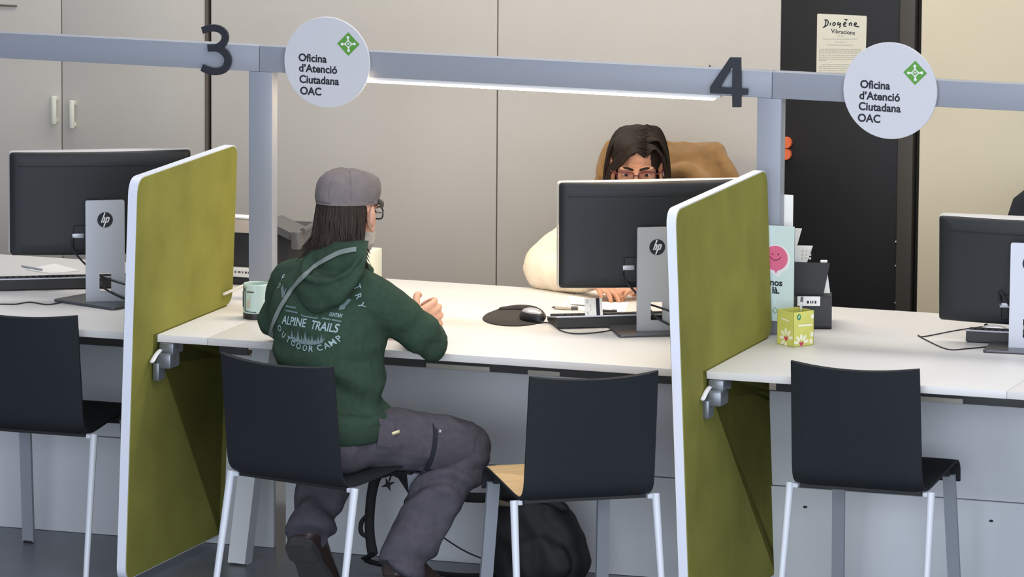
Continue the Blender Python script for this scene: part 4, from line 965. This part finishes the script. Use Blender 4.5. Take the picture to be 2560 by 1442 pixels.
def surf(r, z, both=True):
    o = W(r, -0.6, z); best = None
    for t in ((bvh, bvh2) if both else (bvh,)):
        hh = t.ray_cast(o, Fm)
        if hh[0] is not None and (best is None or hh[3] < best[3]): best = hh
    return best
# print on the back: laid out flat in (right, up), wrapped on the cloth
def wrap(mb, off=0.0022, clip=True):
    bm = mb.bm
    for _ in range(3):
        es = [e for e in bm.edges if e.calc_length() > 0.012]
        if not es: break
        bmesh.ops.subdivide_edges(bm, edges=es, cuts=1)
    bmesh.ops.triangulate(bm, faces=bm.faces[:])
    kill = []
    for v in bm.verts:
        hh = bvh.ray_cast(W(v.co.x, -0.6, v.co.z), Fm)
        if hh[0] is None: kill.append(v); continue
        v.co = hh[0]+hh[1]*off
    if kill: bmesh.ops.delete(bm, geom=kill, context='VERTS')
    return mb
P2 = Plane((0, 0, 0), (1, 0, 0), (0, 0, 1))
_a = W(0, -0.09, 0.9)
def rz(px, py):
    """flat back coordinates of a photo pixel"""
    d = (at(px, py, y=0)-CPOS).normalized(); hh = bvh.ray_cast(CPOS, d)
    q = hh[0]-Om if hh[0] is not None else CPOS+d*((_a-CPOS).dot(Fm)/d.dot(Fm))-Om
    return q.dot(Rm), q.z
def put(name, fn, label=None):
    m = MB(); fn(m); part(name, wrap(m), 'print', hoodie, world=True, smooth=False, label=label)
def line(mb, txt, pa, pb, size, bold):
    (a, b_), (c, d) = rz(*pa), rz(*pb); g = text_geo(txt, bold, 'LEFT'); xs = [v[0] for v in g[0][0]]
    ang = math.atan2(d-b_, c-a); L = math.hypot(c-a, d-b_); P2.text(mb, txt, size, a, b_, 0, rot=ang, bold=bold, sx=L/(max(xs)*size))
put('lettering', lambda m: line(m, 'ALPINE', (706, 808), (764, 818), 0.033, 0.02), 'pale straight lettering')
put('lettering', lambda m: line(m, 'TRAILS', (776, 821), (844, 831), 0.033, 0.02))
def arc(m):
    tx = 'OUTDOORCAMP'; cxy = [rz(*q) for q in ((700.6, 820), (710.5, 836.5), (722, 847.5), (734, 857.5), (748, 864.5), (763.5, 869), (778, 870.5), (800, 868.5), (816, 863.5), (831, 855.5), (846.5, 845.5))]
    sz = 0.0235
    for i, chh in enumerate(tx):
        a0 = cxy[max(i-1, 0)]; a1 = cxy[min(i+1, 10)]; ro = math.atan2(a1[1]-a0[1], a1[0]-a0[0])
        P2.text(m, chh, sz, cxy[i][0]+math.sin(ro)*0.36*sz, cxy[i][1]-math.cos(ro)*0.36*sz, 0, rot=ro, bold=0.015, align='CENTER')
put('lettering', arc, 'pale lettering on an arc')
def trees(m):
    P2.poly(m, [rz(*q) for q in ((727, 834), (733, 841), (745, 848), (760, 852), (775, 854), (790, 854), (803, 851), (812, 846), (806, 857), (792, 861), (775, 862), (757, 860), (742, 854), (732, 846))], 0, 0.0001)
    for cx, ty, w_ in ((731, 823, 5), (738, 836, 4), (746, 823, 6), (755, 838, 4), (764, 827, 7), (773, 841, 4), (781, 838, 5), (789, 846, 4), (796, 840, 5), (804, 834, 5), (811, 845, 3)):
        by = 856 if 735 < cx < 805 else 849
        P2.poly(m, [rz(cx-w_, by-2), rz(cx+w_, by), rz(cx+w_*0.35, (ty+by)/2), rz(cx, ty), rz(cx-w_*0.35, (ty+by)/2)], 0, 0.0001)
put('tree_print', trees, 'pale print of fir trees')
for grp in ((((699, 719), 'G', 1.05, 0.025), ((707, 699), 'R', 0.85, 0.025)), (((886, 722), 'T', -1.0, 0.024), ((890, 743), 'R', -1.15, 0.026), ((896, 764), 'Y', -1.3, 0.026))):
    def side(m):
        for (q, chh, rot, sz) in grp:
            a, b_ = rz(*q); P2.text(m, chh, sz, a, b_, 0, rot=rot, bold=0.01, align='CENTER')
    put('lettering', side, 'pale letters beside the hood')
for L_ in ([((707, 716), (709, 743), 0.011), ((709, 743), (716, 722), 0.008)], [((873, 748), (858, 764), 0.012), ((858, 762), (854, 774), 0.012)]):
    put('letter_piece', lambda m: [P2.stroke(m, [rz(*a), rz(*b_)], w_, 0, 0.0001, False) for a, b_, w_ in L_], 'pale letter partly under the hood')
put('print_line', lambda m: [P2.stroke(m, [rz(*a), rz(*b_)], 0.0035, 0, 0.0001, False) for a, b_ in (((755, 785), (756, 789)), ((755, 789), (793, 796)), ((793, 797), (794, 791)))])
for x0, y0, x1 in ((716, 765, 740), (715, 776, 745), (806, 795, 826), (830, 799, 854)):
    def row(m):
        x = x0
        while x < x1: w_ = min(random.uniform(4, 7), x1-x+1); P2.stroke(m, [rz(x, y0+(x-x0)*0.2), rz(x+w_, y0+(x+w_-x0)*0.2)], 0.0042, 0, 0.0001, False); x += w_+0.8
    put('small_lettering', row)
put('lettering', lambda m: line(m, 'OUNTAIN', (822, 789), (853, 794), 0.0145, 0.02))

# bag strap over the back
def dens(*L):
    return [(p.x, p.y) for p in spl([(a, b_, 0) for a, b_ in L], 6)]
sp = []
def skin_hit(px, py):
    d = (at(px, py, y=0)-CPOS).normalized(); hs = [h_ for h_ in (bvh.ray_cast(CPOS, d), bvh2.ray_cast(CPOS, d)) if h_[0] is not None]
    return min(hs, key=lambda h_: h_[3]) if hs else None
for q in dens((893, 626), (876, 628), (850, 634), (822, 648), (795, 664), (770, 684), (748, 706), (725, 736), (705, 768), (690, 800), (680, 830), (676, 860)):
    hh = skin_hit(*q)
    if hh is not None: sp.append((hh[0]+hh[1]*0.003, hh[1]))
for _ in range(3): sp = [(sp[max(i-1, 0)][0]*0.25+sp[i][0]*0.5+sp[min(i+1, len(sp)-1)][0]*0.25+sp[i][1]*0.0006, (sp[max(i-1, 0)][1]+sp[i][1]*2+sp[min(i+1, len(sp)-1)][1]).normalized()) for i in range(len(sp))]
sb = MB(); R_ = []
for i, (p, n) in enumerate(sp):
    t = (sp[min(i+1, len(sp)-1)][0]-sp[max(i-1, 0)][0]).normalized(); s = t.cross(n).normalized()
    R_.append([p+s*0.0085, p-s*0.0085, p-s*0.0085+n*0.002, p+s*0.0085+n*0.002])
sb.rings(R_); part('bag_strap', sb, 'strap', man, world=True, angle=30, label='grey shoulder bag strap')
# trousers
def foldt(co, n):
    d = 0.004*nz((co.x*4, co.y*4, co.z*6), 4)+0.002*nz(co, 26)
    for k_, a_ in ((knR, anR), (knL, anL)):
        ax = (a_-k_).normalized(); t = (co-k_).dot(ax); q = (co-k_-ax*t).length
        if t > -0.03 and q < 0.10: d += 0.009*math.sin(46*t+7*co.x*4+5*nz(co, 7))*min(1, max(0, (t+0.03)*8))
        dk = (co-k_).length
        if dk < 0.13: d += 0.004*math.sin(70*dk+8*nz(co, 10))*math.exp(-(dk/0.09)**2)
    d += 0.004*math.sin(55*(co-hipR).length+6*nz(co, 6))*math.exp(-((co-hipR).length/0.17)**2)
    return d
t = MB(); trunk(t, (Rm, Fm, Om), [(0, -0.045, 0.436, 0.13, 0.12), (0, -0.048, 0.455, 0.165, 0.145), (0, -0.045, 0.50, 0.182, 0.155), (0, -0.03, 0.56, 0.178, 0.145), (0, -0.01, 0.60, 0.164, 0.124)])
for h_, k_, a_ in ((hipR, knR, anR), (hipL, knL, anL)):
    t.tube([h_, (h_*0.5+k_*0.5)+V((0, 0, 0.004)), k_+V((0, 0, 0.002)), k_*0.62+a_*0.38+V((0, -0.008, 0)), k_*0.28+a_*0.72+V((0, -0.004, 0)), a_+(a_-k_)*0.10], [0.098, 0.088, 0.076, 0.079, 0.071, 0.066], n=18, round_ends=False)
    t.ell(k_+V((0, 0, 0.002)), (0.076, 0.076, 0.076))
trous_m = remesh(t, 0.0055, 5, foldt)
trou = part('trousers', trous_m, 'trouser', man, world=True, angle=180, label='grey cargo trousers')
kd = (knR-hipR).normalized(); kn_ = V((kd.y, -kd.x, 0)).normalized()
def thigh(t_, a, h_=0.004):
    c = hipR+(knR-hipR)*t_; r_ = 0.098+(0.074-0.098)*t_+h_; up = kn_.cross(kd).normalized(); up = up if up.z > 0 else -up
    return c+kn_*(r_*math.cos(a))+up*(r_*math.sin(a))
def thpatch(t0, t1, a0, a1, th):
    m = MB(); R_ = []
    for i in range(7):
        t_ = t0+(t1-t0)*i/6
        R_.append([thigh(t_, a0+(a1-a0)*k/10, 0.003) for k in range(11)]+[thigh(t_, a1-(a1-a0)*k/10, 0.003+th) for k in range(11)])
    return m.rings(R_)
part('knee_patch', thpatch(0.64, 0.98, -0.75, 0.95, 0.0035), 'trouser', trou, world=True)
part('dark_panel', thpatch(0.60, 0.66, -0.9, 1.1, 0.002), 'trouserd', trou, world=True, label='dark navy panel')
part('pocket_flap', thpatch(0.10, 0.24, -0.10, 0.70, 0.004), 'trouser', trou, world=True)
p = thigh(0.25, 0.34, 0.010); part('pocket_tag', MB().box(p, (0.024, 0.004, 0.010), 0.001, Matrix.Rotation(0.5, 3, 'Z') @ Matrix.Rotation(-0.35, 3, 'Y')), 'brass', trou, world=True, label='small brass tag')
part('snap_button', MB().ell(thigh(0.66, 0.62, 0.008), (0.005, 0.005, 0.005)), 'silver', trou, world=True, label='silver snap button')
# shoes
def shoe(an, heel, toe, up):
    A, H, T = V(an), V(heel), V(toe); d = (T-H).normalized(); u = V(up); u = (u-d*u.dot(d)).normalized(); s = d.cross(u)
    def ringz(k, w, h_, z0=0.0): return [H+d*k+s*(w*math.cos(a))+u*(z0+max(0.0, h_*(0.5+0.62*math.sin(a)))) for a in [2*PI*i/20 for i in range(20)]]
    m = MB(); L = 0.285
    m.rings([ringz(0.0, 0.026, 0.06, 0.016), ringz(0.012, 0.041, 0.085, 0.012), ringz(0.05, 0.047, 0.10, 0.012), ringz(0.10, 0.046, 0.085, 0.012), ringz(0.16, 0.050, 0.062, 0.012), ringz(0.22, 0.052, 0.048, 0.012), ringz(0.265, 0.040, 0.036, 0.012), ringz(L-0.003, 0.018, 0.022, 0.014)])
    limb(m, [H+d*0.052+u*0.05, A], [0.043, 0.046])
    so = part('shoe', remesh(m, 0.005, 3), 'shoe', man, world=True, angle=180, label='dark brown leather shoe')
    o = [(-0.004, 0.022), (0.012, 0.041), (0.06, 0.046), (0.11, 0.042), (0.17, 0.050), (0.23, 0.051), (0.27, 0.034), (0.287, 0.012)]
    poly = [H+d*k+s*w for k, w in o]+[H+d*k-s*w for k, w in o[::-1]]
    sm = MB(); sm.rings([[p-u*0.004 for p in poly], [p+u*0.014 for p in poly]])
    hp = [(-0.004, 0.022), (0.012, 0.041), (0.06, 0.045), (0.076, 0.043)]; pl_ = [H+d*k+s*w for k, w in hp]+[H+d*k-s*w for k, w in hp[::-1]]
    sm.rings([[p-u*0.014 for p in pl_], [p-u*0.003 for p in pl_]])
    part('sole', sm, 'sole', so, world=True, label='grey rubber sole')
shoe(*SHOES[0], (0, 0.4, 0.9)); shoe(*SHOES[1], (0, 0.9, 0.5))
# cap
def capring(zz, k, fx=0.0, n=36, lift=0.0):
    out = []
    for i in range(n):
        a = 2*PI*i/n; x, y = math.cos(a), math.sin(a); front = max(0.0, y)
        out.append(Hm.p(0.086*k*x*(1+0.015*math.cos(8*a)), -0.012+0.110*k*y+0.028*front*fx, zz+0.010*front*lift))
    return out
cpm = MB(); cpm.rings([capring(0.042, 0.955), capring(0.040, 0.98), capring(0.050, 1.0, 0.2), capring(0.070, 1.01, 0.6), capring(0.090, 0.965, 0.8), capring(0.108, 0.87, 0.95, lift=-0.4), capring(0.122, 0.71, 1.0, lift=-0.9), capring(0.132, 0.47, 1.0, lift=-1.4), capring(0.1365, 0.2, 0.9, lift=-1.6)])
bmesh.ops.subdivide_edges(cpm.bm, edges=cpm.bm.edges[:], cuts=1, use_grid_fill=True); cpm.bm.normal_update()
for v in cpm.bm.verts: v.co += v.normal*(0.0022*nz(v.co, 30)+0.001*nz(v.co, 80))
capo = part('cap', cpm, 'cap', man, world=True, angle=180, label='grey flat cap')
bnd = MB(); bnd.rings([capring(0.036, 0.958), capring(0.034, 0.975), capring(0.046, 0.992, 0.1), capring(0.052, 0.98, 0.1)]); part('band', bnd, 'cap', capo, world=True)
vs = MB(); R_ = []
for k in range(15):
    a = PI*(0.14+0.72*k/14); x, y = math.cos(a), math.sin(a)
    R_.append([Hm.p(0.088*x*0.98, -0.012+0.11*y, 0.046), Hm.p(0.089*x, -0.012+0.165*y-0.01, 0.034), Hm.p(0.085*x, -0.012+0.188*y-0.02, 0.022), Hm.p(0.085*x, -0.012+0.186*y-0.02, 0.018), Hm.p(0.087*x, -0.012+0.155*y-0.01, 0.028), Hm.p(0.088*x*0.97, -0.012+0.108*y, 0.040)])
vs.rings(R_); part('visor', vs, 'capd', capo, world=True, label='darker cap visor')
sm_ = MB()
for a in (-1.57, -0.85, -2.29):
    sm_.tube([Hm.p(0.086*kk*math.cos(a), -0.012+0.110*kk*math.sin(a), zz) for zz, kk in ((0.052, 1.0), (0.070, 1.01), (0.090, 0.965), (0.108, 0.87), (0.122, 0.71), (0.132, 0.47))], 0.0010, n=6, sub=3)
part('seams', sm_, 'cap', capo, world=True)
# hair
hm = MB()
hm.ell(Hm.p(0, -0.036, 0.010), (0.076, 0.080, 0.072), Hm.m); hm.ell(Hm.p(0, -0.052, -0.050), (0.072, 0.060, 0.065), Hm.m)
rnd = random.Random(3)
for i in range(520):
    a = PI*(1.0+rnd.uniform(0.10, 0.90)); x, y = math.cos(a), math.sin(a); lay = rnd.uniform(0.97, 1.045)
    L = rnd.uniform(0.105, 0.150)*(0.85+0.25*abs(x)); fl = rnd.uniform(-0.012, 0.022)+0.014*abs(x); sw = rnd.uniform(-0.014, 0.014)+0.008*math.sin(9*a)
    p0 = Hm.p(0.075*x*lay, -0.018+0.088*y*lay, 0.040); p1 = Hm.p(0.081*x*lay+sw*0.2, -0.022+0.092*y*lay, 0.030-L*0.4); p2 = Hm.p(0.079*x*lay+sw*0.7, -0.040+0.074*y*lay, 0.030-L*0.75); p3 = Hm.p((0.074+fl)*x*lay+sw*1.5, -0.045+0.072*y*lay-fl*0.4, 0.030-L-0.01)
    strand(hm, [p0, p1, p2, p3], rnd.uniform(0.0018, 0.0042), n=5)
for i in range(34):      # longer locks over the collar, mostly on the right
    x0_ = rnd.choice((-0.072, 0.045, 0.055, 0.062, 0.066)); e_ = rnd.uniform(-0.01, 0.025)
    strand(hm, [Hm.p(x0_, -0.055, -0.02), Hm.p(x0_*1.05, -0.06, -0.07), Hm.p(x0_*1.15+e_*0.5, -0.055, -0.12), Hm.p(x0_*1.25+e_, -0.045, -0.165+rnd.uniform(-0.02, 0.02))], rnd.uniform(0.0014, 0.003), n=5)
part('hair', hm, 'hair', man, world=True, angle=180, label='long dark brown hair')
bd = MB()
for c, r in (((0, 0.055, -0.092), (0.044, 0.044, 0.036)), ((0.046, 0.030, -0.062), (0.018, 0.036, 0.042)), ((-0.046, 0.030, -0.062), (0.018, 0.036, 0.042)), ((0, 0.080, -0.062), (0.030, 0.020, 0.022)), ((0, 0.06, -0.118), (0.030, 0.030, 0.022))): bd.ell(Hm.p(*c), r, Hm.m)
part('beard', remesh(bd, 0.005, 3, lambda c, n: 0.004*nz(c, 70)), 'beard', man, world=True, angle=180, label='short white grey beard')
Hm.glasses(man, 'frame', drop=0.0)

# ---- clerk behind the middle monitor
Fw = V((0.30, -0.95, 0)).normalized(); Rw = Fw.cross(V((0, 0, 1))); Ow = V((-0.098, 1.44, 0))
wom = thing('person', 'person with long dark hair, glasses and a cream sweater behind the middle monitor', 'person', (Ow.x, Ow.y, 0))
def X(r, f, z): return Ow+Rw*r+Fw*f+V((0, 0, z))
wr = [(0, -0.02, 0.47, 0.14, 0.11), (0, -0.02, 0.52, 0.17, 0.125), (0, -0.01, 0.62, 0.145, 0.11), (0, 0.01, 0.72, 0.142, 0.108), (0, 0.035, 0.82, 0.158, 0.115), (0, 0.055, 0.89, 0.160, 0.105), (0, 0.065, 0.94, 0.125, 0.085), (0, 0.07, 0.985, 0.055, 0.058)]
Hw = Head(X(0.0, 0.105, 1.116), (0.28, -0.93, -0.16), (0.05, -0.15, 1))
sr, sl_ = X(0.155, 0.06, 0.915), X(-0.155, 0.06, 0.915)
er, el_ = V((-0.345, 1.245, 0.796)), V((0.22, 1.26, 0.795))
wrr, wrl = V((-0.150, 1.130, 0.785)), V((0.06, 1.17, 0.785))
b = MB(); trunk(b, (Rw, Fw, Ow), wr, -0.014)
limb(b, [X(0, 0.068, 0.93), X(0, 0.08, 1.0), Hw.p(0, -0.02, -0.05)], [0.052, 0.046, 0.047]); Hw.skull(b, 0.93)
for s_, e_, w_ in ((sr, er, wrr), (sl_, el_, wrl)): limb(b, [s_, (s_+e_)/2, e_, (e_+w_)/2, w_], [0.045, 0.038, 0.034, 0.032, 0.024])
hand(b, wrr, (0.80, -0.60, -0.10), (0.1, 0.15, 1), (0.5, 0.6, 0), 0.30, 0.98); hand(b, wrl, (-0.75, -0.62, -0.10), (-0.1, 0.15, 1), (-0.5, 0.6, 0), 0.30, 0.98)
for s in (-1, 1):
    h_ = X(s*0.085, 0.0, 0.53); k_ = X(s*0.11, 0.40, 0.50); a_ = X(s*0.11, 0.36, 0.10); limb(b, [h_, (h_+k_)/2, k_, (k_+a_)/2, a_], [0.082, 0.07, 0.055, 0.05, 0.036]); limb(b, [a_, a_+Fw*0.06+V((0, 0, -0.06)), a_+Fw*0.15+V((0, 0, -0.075))], [0.036, 0.034, 0.026])
part('body', remesh(b, 0.0036, 3), 'skinw', wom, world=True, angle=180)
Hw.eyes(wom); Hw.glasses(wom, 'framer', lw=0.026, lh=0.017, r=0.0019, drop=-0.002)
def folds(co, n):
    d = 0.004*nz((co.x*4, co.y*4, co.z*10), 3)
    for e_ in (er, el_):
        q = (co-e_).length
        if q < 0.2: d += 0.005*math.exp(-(q/0.10)**2)*math.sin(q*80+4*nz(co, 8))
    return d
h = MB(); trunk(h, (Rw, Fw, Ow), [(a, b_, c, d+0.014, e+0.014) for a, b_, c, d, e in wr[1:7]]+[(0, 0.07, 0.97, 0.072, 0.074)])
for s_, e_, w_ in ((sr, er, wrr), (sl_, el_, wrl)):
    limb(h, [s_*0.7+X(0, 0.06, 0.915)*0.3, s_, (s_+e_)/2, e_, (e_+w_)/2, w_*0.97+e_*0.03], [0.062, 0.066, 0.066, 0.060, 0.054, 0.036])
part('sweater', remesh(h, 0.0055, 6, folds), 'sweater', wom, world=True, angle=180, label='cream knitted sweater')
t = MB(); trunk(t, (Rw, Fw, Ow), [(0, -0.02, 0.465, 0.145, 0.115), (0, -0.02, 0.52, 0.178, 0.132), (0, -0.015, 0.58, 0.16, 0.12)])
for s in (-1, 1):
    h_ = X(s*0.085, 0.0, 0.53); k_ = X(s*0.11, 0.40, 0.50); a_ = X(s*0.11, 0.36, 0.10); limb(t, [h_, (h_+k_)/2, k_, (k_+a_)/2, a_], [0.09, 0.08, 0.066, 0.062, 0.055])
part('trousers', remesh(t, 0.007, 4), 'trouserd', wom, world=True, angle=180, label='dark trousers')
for s in (-1, 1):
    a_ = X(s*0.11, 0.36, 0.10); m = MB(); limb(m, [a_+Fw*-0.03+V((0, 0, -0.065)), a_+Fw*0.07+V((0, 0, -0.065)), a_+Fw*0.17+V((0, 0, -0.070))], [0.034, 0.038, 0.028]); limb(m, [a_, a_+V((0, 0, -0.05))], [0.043, 0.043]); part('shoe', remesh(m, 0.006, 3), 'shoe', wom, world=True, angle=180)
hm = MB(); hm.ell(Hw.p(0, -0.022, 0.040), (0.083, 0.096, 0.083), Hw.m); hm.ell(Hw.p(0, -0.06, -0.02), (0.082, 0.060, 0.09), Hw.m); hm.ell(Hw.p(0.022, 0.014, 0.070), (0.052, 0.066, 0.042), Hw.m)
rnd = random.Random(5)
part_x = 0.028                                   # side parting, on the clerk's own left as seen right of centre
for i in range(620):
    s = 1 if rnd.random() < 0.55 else -1
    b0 = rnd.uniform(-0.085, 0.080); lay = rnd.uniform(0.98, 1.06)
    top = Hw.p(-part_x+rnd.uniform(-0.003, 0.005)*s, b0, 0.124-0.55*max(0, b0-0.01)**1.2*3.2-0.35*max(0, -b0-0.02)+rnd.uniform(-0.002, 0.003))
    yb = b0*0.75-0.02 if b0 < 0.05 else b0*0.62
    sx = s*0.087*lay; wv = rnd.uniform(-0.010, 0.012); r0 = rnd.uniform(0.0012, 0.0032)
    if s > 0 and b0 > 0.030:                      # fringe swept over the forehead to the clerk's right
        k = (b0-0.030)/0.05
        pts = [top, Hw.p(0.006+0.01*(1-k), 0.076+0.020*k, 0.096-0.022*k), Hw.p(0.048*lay, 0.066+0.020*k, 0.062-0.036*k), Hw.p(0.080*lay, 0.045, 0.008-0.02*k), Hw.p(0.093+wv, 0.015, -0.08), Hw.p(0.104+rnd.uniform(-0.012, 0.025), 0.0, -0.18-rnd.uniform(0, 0.05))]
    elif s < 0 and b0 > 0.05:
        pts = [top, Hw.p(-0.055, b0*0.98, 0.080), Hw.p(-0.080*lay, b0*0.62, 0.035), Hw.p(-0.092*lay, b0*0.3, -0.05), Hw.p(-0.098-wv, 0.0, -0.11), Hw.p(-0.106-rnd.uniform(-0.01, 0.02), 0.0, -0.19-rnd.uniform(0, 0.05))]
    else:
        pts = [top, Hw.p(s*0.053*lay+(0.0 if s > 0 else -0.012), b0*0.97, 0.096), Hw.p(sx, yb, 0.030), Hw.p(sx*1.05+wv*0.6, yb*0.8-0.01, -0.05-rnd.uniform(0, 0.02)), Hw.p(sx*1.14-wv, yb*0.7-0.01, -0.12), Hw.p(sx*1.2+rnd.uniform(-0.014, 0.026)*s, yb*0.6-0.01+rnd.uniform(-0.01, 0.02), -0.19-rnd.uniform(0, 0.06))]
    hm.tube(pts, [r0*0.7, r0, r0*1.1, r0*1.1, r0*0.9, r0*0.3], n=5, sub=4)
part('hair', hm, 'hairw', wom, world=True, angle=180, label='long dark hair')
part('earring', MB().ell(Hw.p(-0.083, 0.012, -0.020), (0.0045, 0.0045, 0.009)), 'silver', wom, world=True, label='silver earring')

# ---- clerk's chair and the brown jacket hung over it
wc = thing('office_chair', 'black office chair under the brown jacket behind the clerk', 'chair', (-0.098, 1.66, 0), 0.10, 'office chairs behind the counter')
office_chair(wc, 1.12, 0.205, 'scan')
ja = thing('jacket', 'brown suede jacket draped over the back of the office chair', 'jacket', (-0.083, 1.65, 0.6), 0.10)
jm = MB(); R_ = []
for z, k, y, dp in ((0.0, 1.10, -0.02, 0.075), (0.15, 1.14, -0.03, 0.075), (0.34, 1.09, -0.02, 0.072), (0.44, 1.02, -0.01, 0.068), (0.50, 0.96, 0.0, 0.064), (0.535, 0.88, 0.01, 0.055), (0.548, 0.78, 0.012, 0.03)):
    ring = []
    for i in range(40):
        a = 2*PI*i/40; ca, sa = math.cos(a), math.sin(a)
        ring.append(V((0.205*k*math.copysign(abs(ca)**0.6, ca)+0.012*(1 if ca > 0.5 else 0), y+dp*math.copysign(abs(sa)**0.8, sa)-0.02*ca*ca, z+0.010*math.cos(a*2))))
    R_.append(ring)
jm.rings(R_)
# turned collar and sleeve bulging at the viewer's right
jm.tube([V((0.03, -0.075, 0.46)), V((0.085, -0.085, 0.475)), V((0.135, -0.085, 0.44)), V((0.165, -0.08, 0.36)), V((0.17, -0.07, 0.22))], [0.02, 0.028, 0.034, 0.042, 0.05], n=12)
jm.tube([V((0.175, -0.03, 0.53)), V((0.215, -0.04, 0.47)), V((0.235, -0.03, 0.38)), V((0.24, -0.02, 0.2))], [0.018, 0.03, 0.038, 0.05], n=12)
jm.tube([V((-0.175, -0.05, 0.50)), V((-0.195, -0.055, 0.38)), V((-0.215, -0.06, 0.2))], [0.012, 0.026, 0.04], n=12)
def foldj(co, n): return 0.006*nz(co, 12)+0.0045*math.sin(co.x*75+9*nz(co, 5)+co.z*12)*(0.4 if co.z > 0.45 else 1)
jm = remesh(jm, 0.006, 5, foldj); part('jacket_body', jm, 'coat', ja, angle=180, label='brown suede jacket')
for o in ja.children: pass

# ---- backpack on the floor by the man's foot
bp_ = thing('backpack', 'black backpack on the floor between the man and the light oak chair', 'backpack', (-0.02, 0.33, 0))
bm_ = MB(); R_ = []
for z, kx, ky, ox in ((0.006, 0.80, 0.85, 0.0), (0.02, 0.95, 1.0, 0.0), (0.08, 1.06, 1.06, 0.0), (0.16, 1.0, 1.0, -0.01), (0.22, 0.86, 0.9, -0.02), (0.265, 0.66, 0.7, -0.04), (0.285, 0.36, 0.4, -0.05)):
    R_.append([V((-0.02+ox+0.135*kx*math.copysign(abs(math.cos(a))**0.8, math.cos(a)), 0.33+0.09*ky*math.copysign(abs(math.sin(a))**0.8, math.sin(a)), z)) for a in [2*PI*i/32 for i in range(32)]])
bm_.rings(R_); bm_.ell((-0.0, 0.25, 0.10), (0.10, 0.035, 0.075))
part('pack_body', remesh(bm_, 0.006, 4, lambda c, n: 0.009*nz(c, 14)+0.003*math.sin(c.x*60+c.z*50+6*nz(c, 8))), 'pack', bp_, world=True, angle=180)
part('top_flap', MB().tube([(-0.16, 0.30, 0.268), (-0.10, 0.29, 0.292), (-0.02, 0.29, 0.285), (0.06, 0.30, 0.25)], [0.018, 0.026, 0.026, 0.014], n=12), 'pack', bp_, world=True)
part('fur_trim', MB().tube([(-0.165, 0.27, 0.262), (-0.13, 0.265, 0.258), (-0.09, 0.265, 0.255)], [0.008, 0.010, 0.006], n=10), 'packg', bp_, world=True, label='grey fur trim')
yS = 0.30
sp_ = [at(a, b_, y=yS) for a, b_ in ((1000, 1182), (968, 1172), (942, 1190), (930, 1230), (924, 1290), (925, 1340), (932, 1385))]
part('shoulder_strap', MB().tube(sp_, [0.016, 0.017, 0.016, 0.015, 0.0145, 0.0145, 0.016], n=12, flat=((0.3, -0.95, 0), 0.35)), 'pack', bp_, world=True)
lp = [at(a, b_, y=yS-0.005) for a, b_ in ((921, 1285), (904, 1305), (903, 1330), (918, 1342))]
part('strap_loop', MB().tube(lp, [0.006, 0.007, 0.007, 0.006], n=8, flat=((0.3, -0.95, 0), 0.5)), 'pack', bp_, world=True)
fl = [at(932, 1385, y=yS), at(925, 1404, y=yS), V((-0.36, 0.36, 0.012)), V((-0.25, 0.36, 0.012)), V((-0.14, 0.34, 0.03))]
part('hip_belt', MB().tube(fl, [0.018, 0.02, 0.02, 0.02, 0.02], n=10, flat=((0, 0.2, 1), 0.4)), 'pack', bp_, world=True)
s0_ = [at(a, b_, y=yS) for a, b_ in ((1000, 1182), (1060, 1178), (1110, 1200), (1150, 1240))]
part('shoulder_strap', MB().tube(s0_+[V((-0.10, 0.30, 0.27))], [0.016, 0.015, 0.015, 0.015, 0.016], n=12, flat=((0.3, -0.95, 0), 0.35)), 'pack', bp_, world=True)
cc = at(970, 1211, y=yS-0.01); pls = Plane(cc, (0.95, 0.3, 0), (0, 0, 1))
sm_ = MB(); pls.poly(sm_, [((0.021 if i % 2 == 0 else 0.007)*math.cos(i*PI/4+0.35), (0.021 if i % 2 == 0 else 0.007)*math.sin(i*PI/4+0.35)) for i in range(8)], -0.003, 0.003)
sm_.tube([cc+V((0.004, 0, 0.012)), cc+V((0.012, 0, 0.035))], 0.0025, n=6)
part('star_charm', sm_, 'pack', bp_, world=True, smooth=False, label='small black star charm')
tr = MB(); pls = Plane(at(985, 1178, y=yS+0.01), (0.95, 0.3, 0), (0, 0, 1)); pls.poly(tr, [(0, 0), (0.045, 0), (0.048, -0.075), (0.035, -0.055)], -0.002, 0.002); tr.tube([at(1019, 1240, y=yS), at(1021, 1275, y=yS), V((-0.27, 0.32, 0.10)), V((-0.15, 0.33, 0.06))], 0.0025, n=6)
part('strap_webbing', tr, 'pack', bp_, world=True, smooth=False)
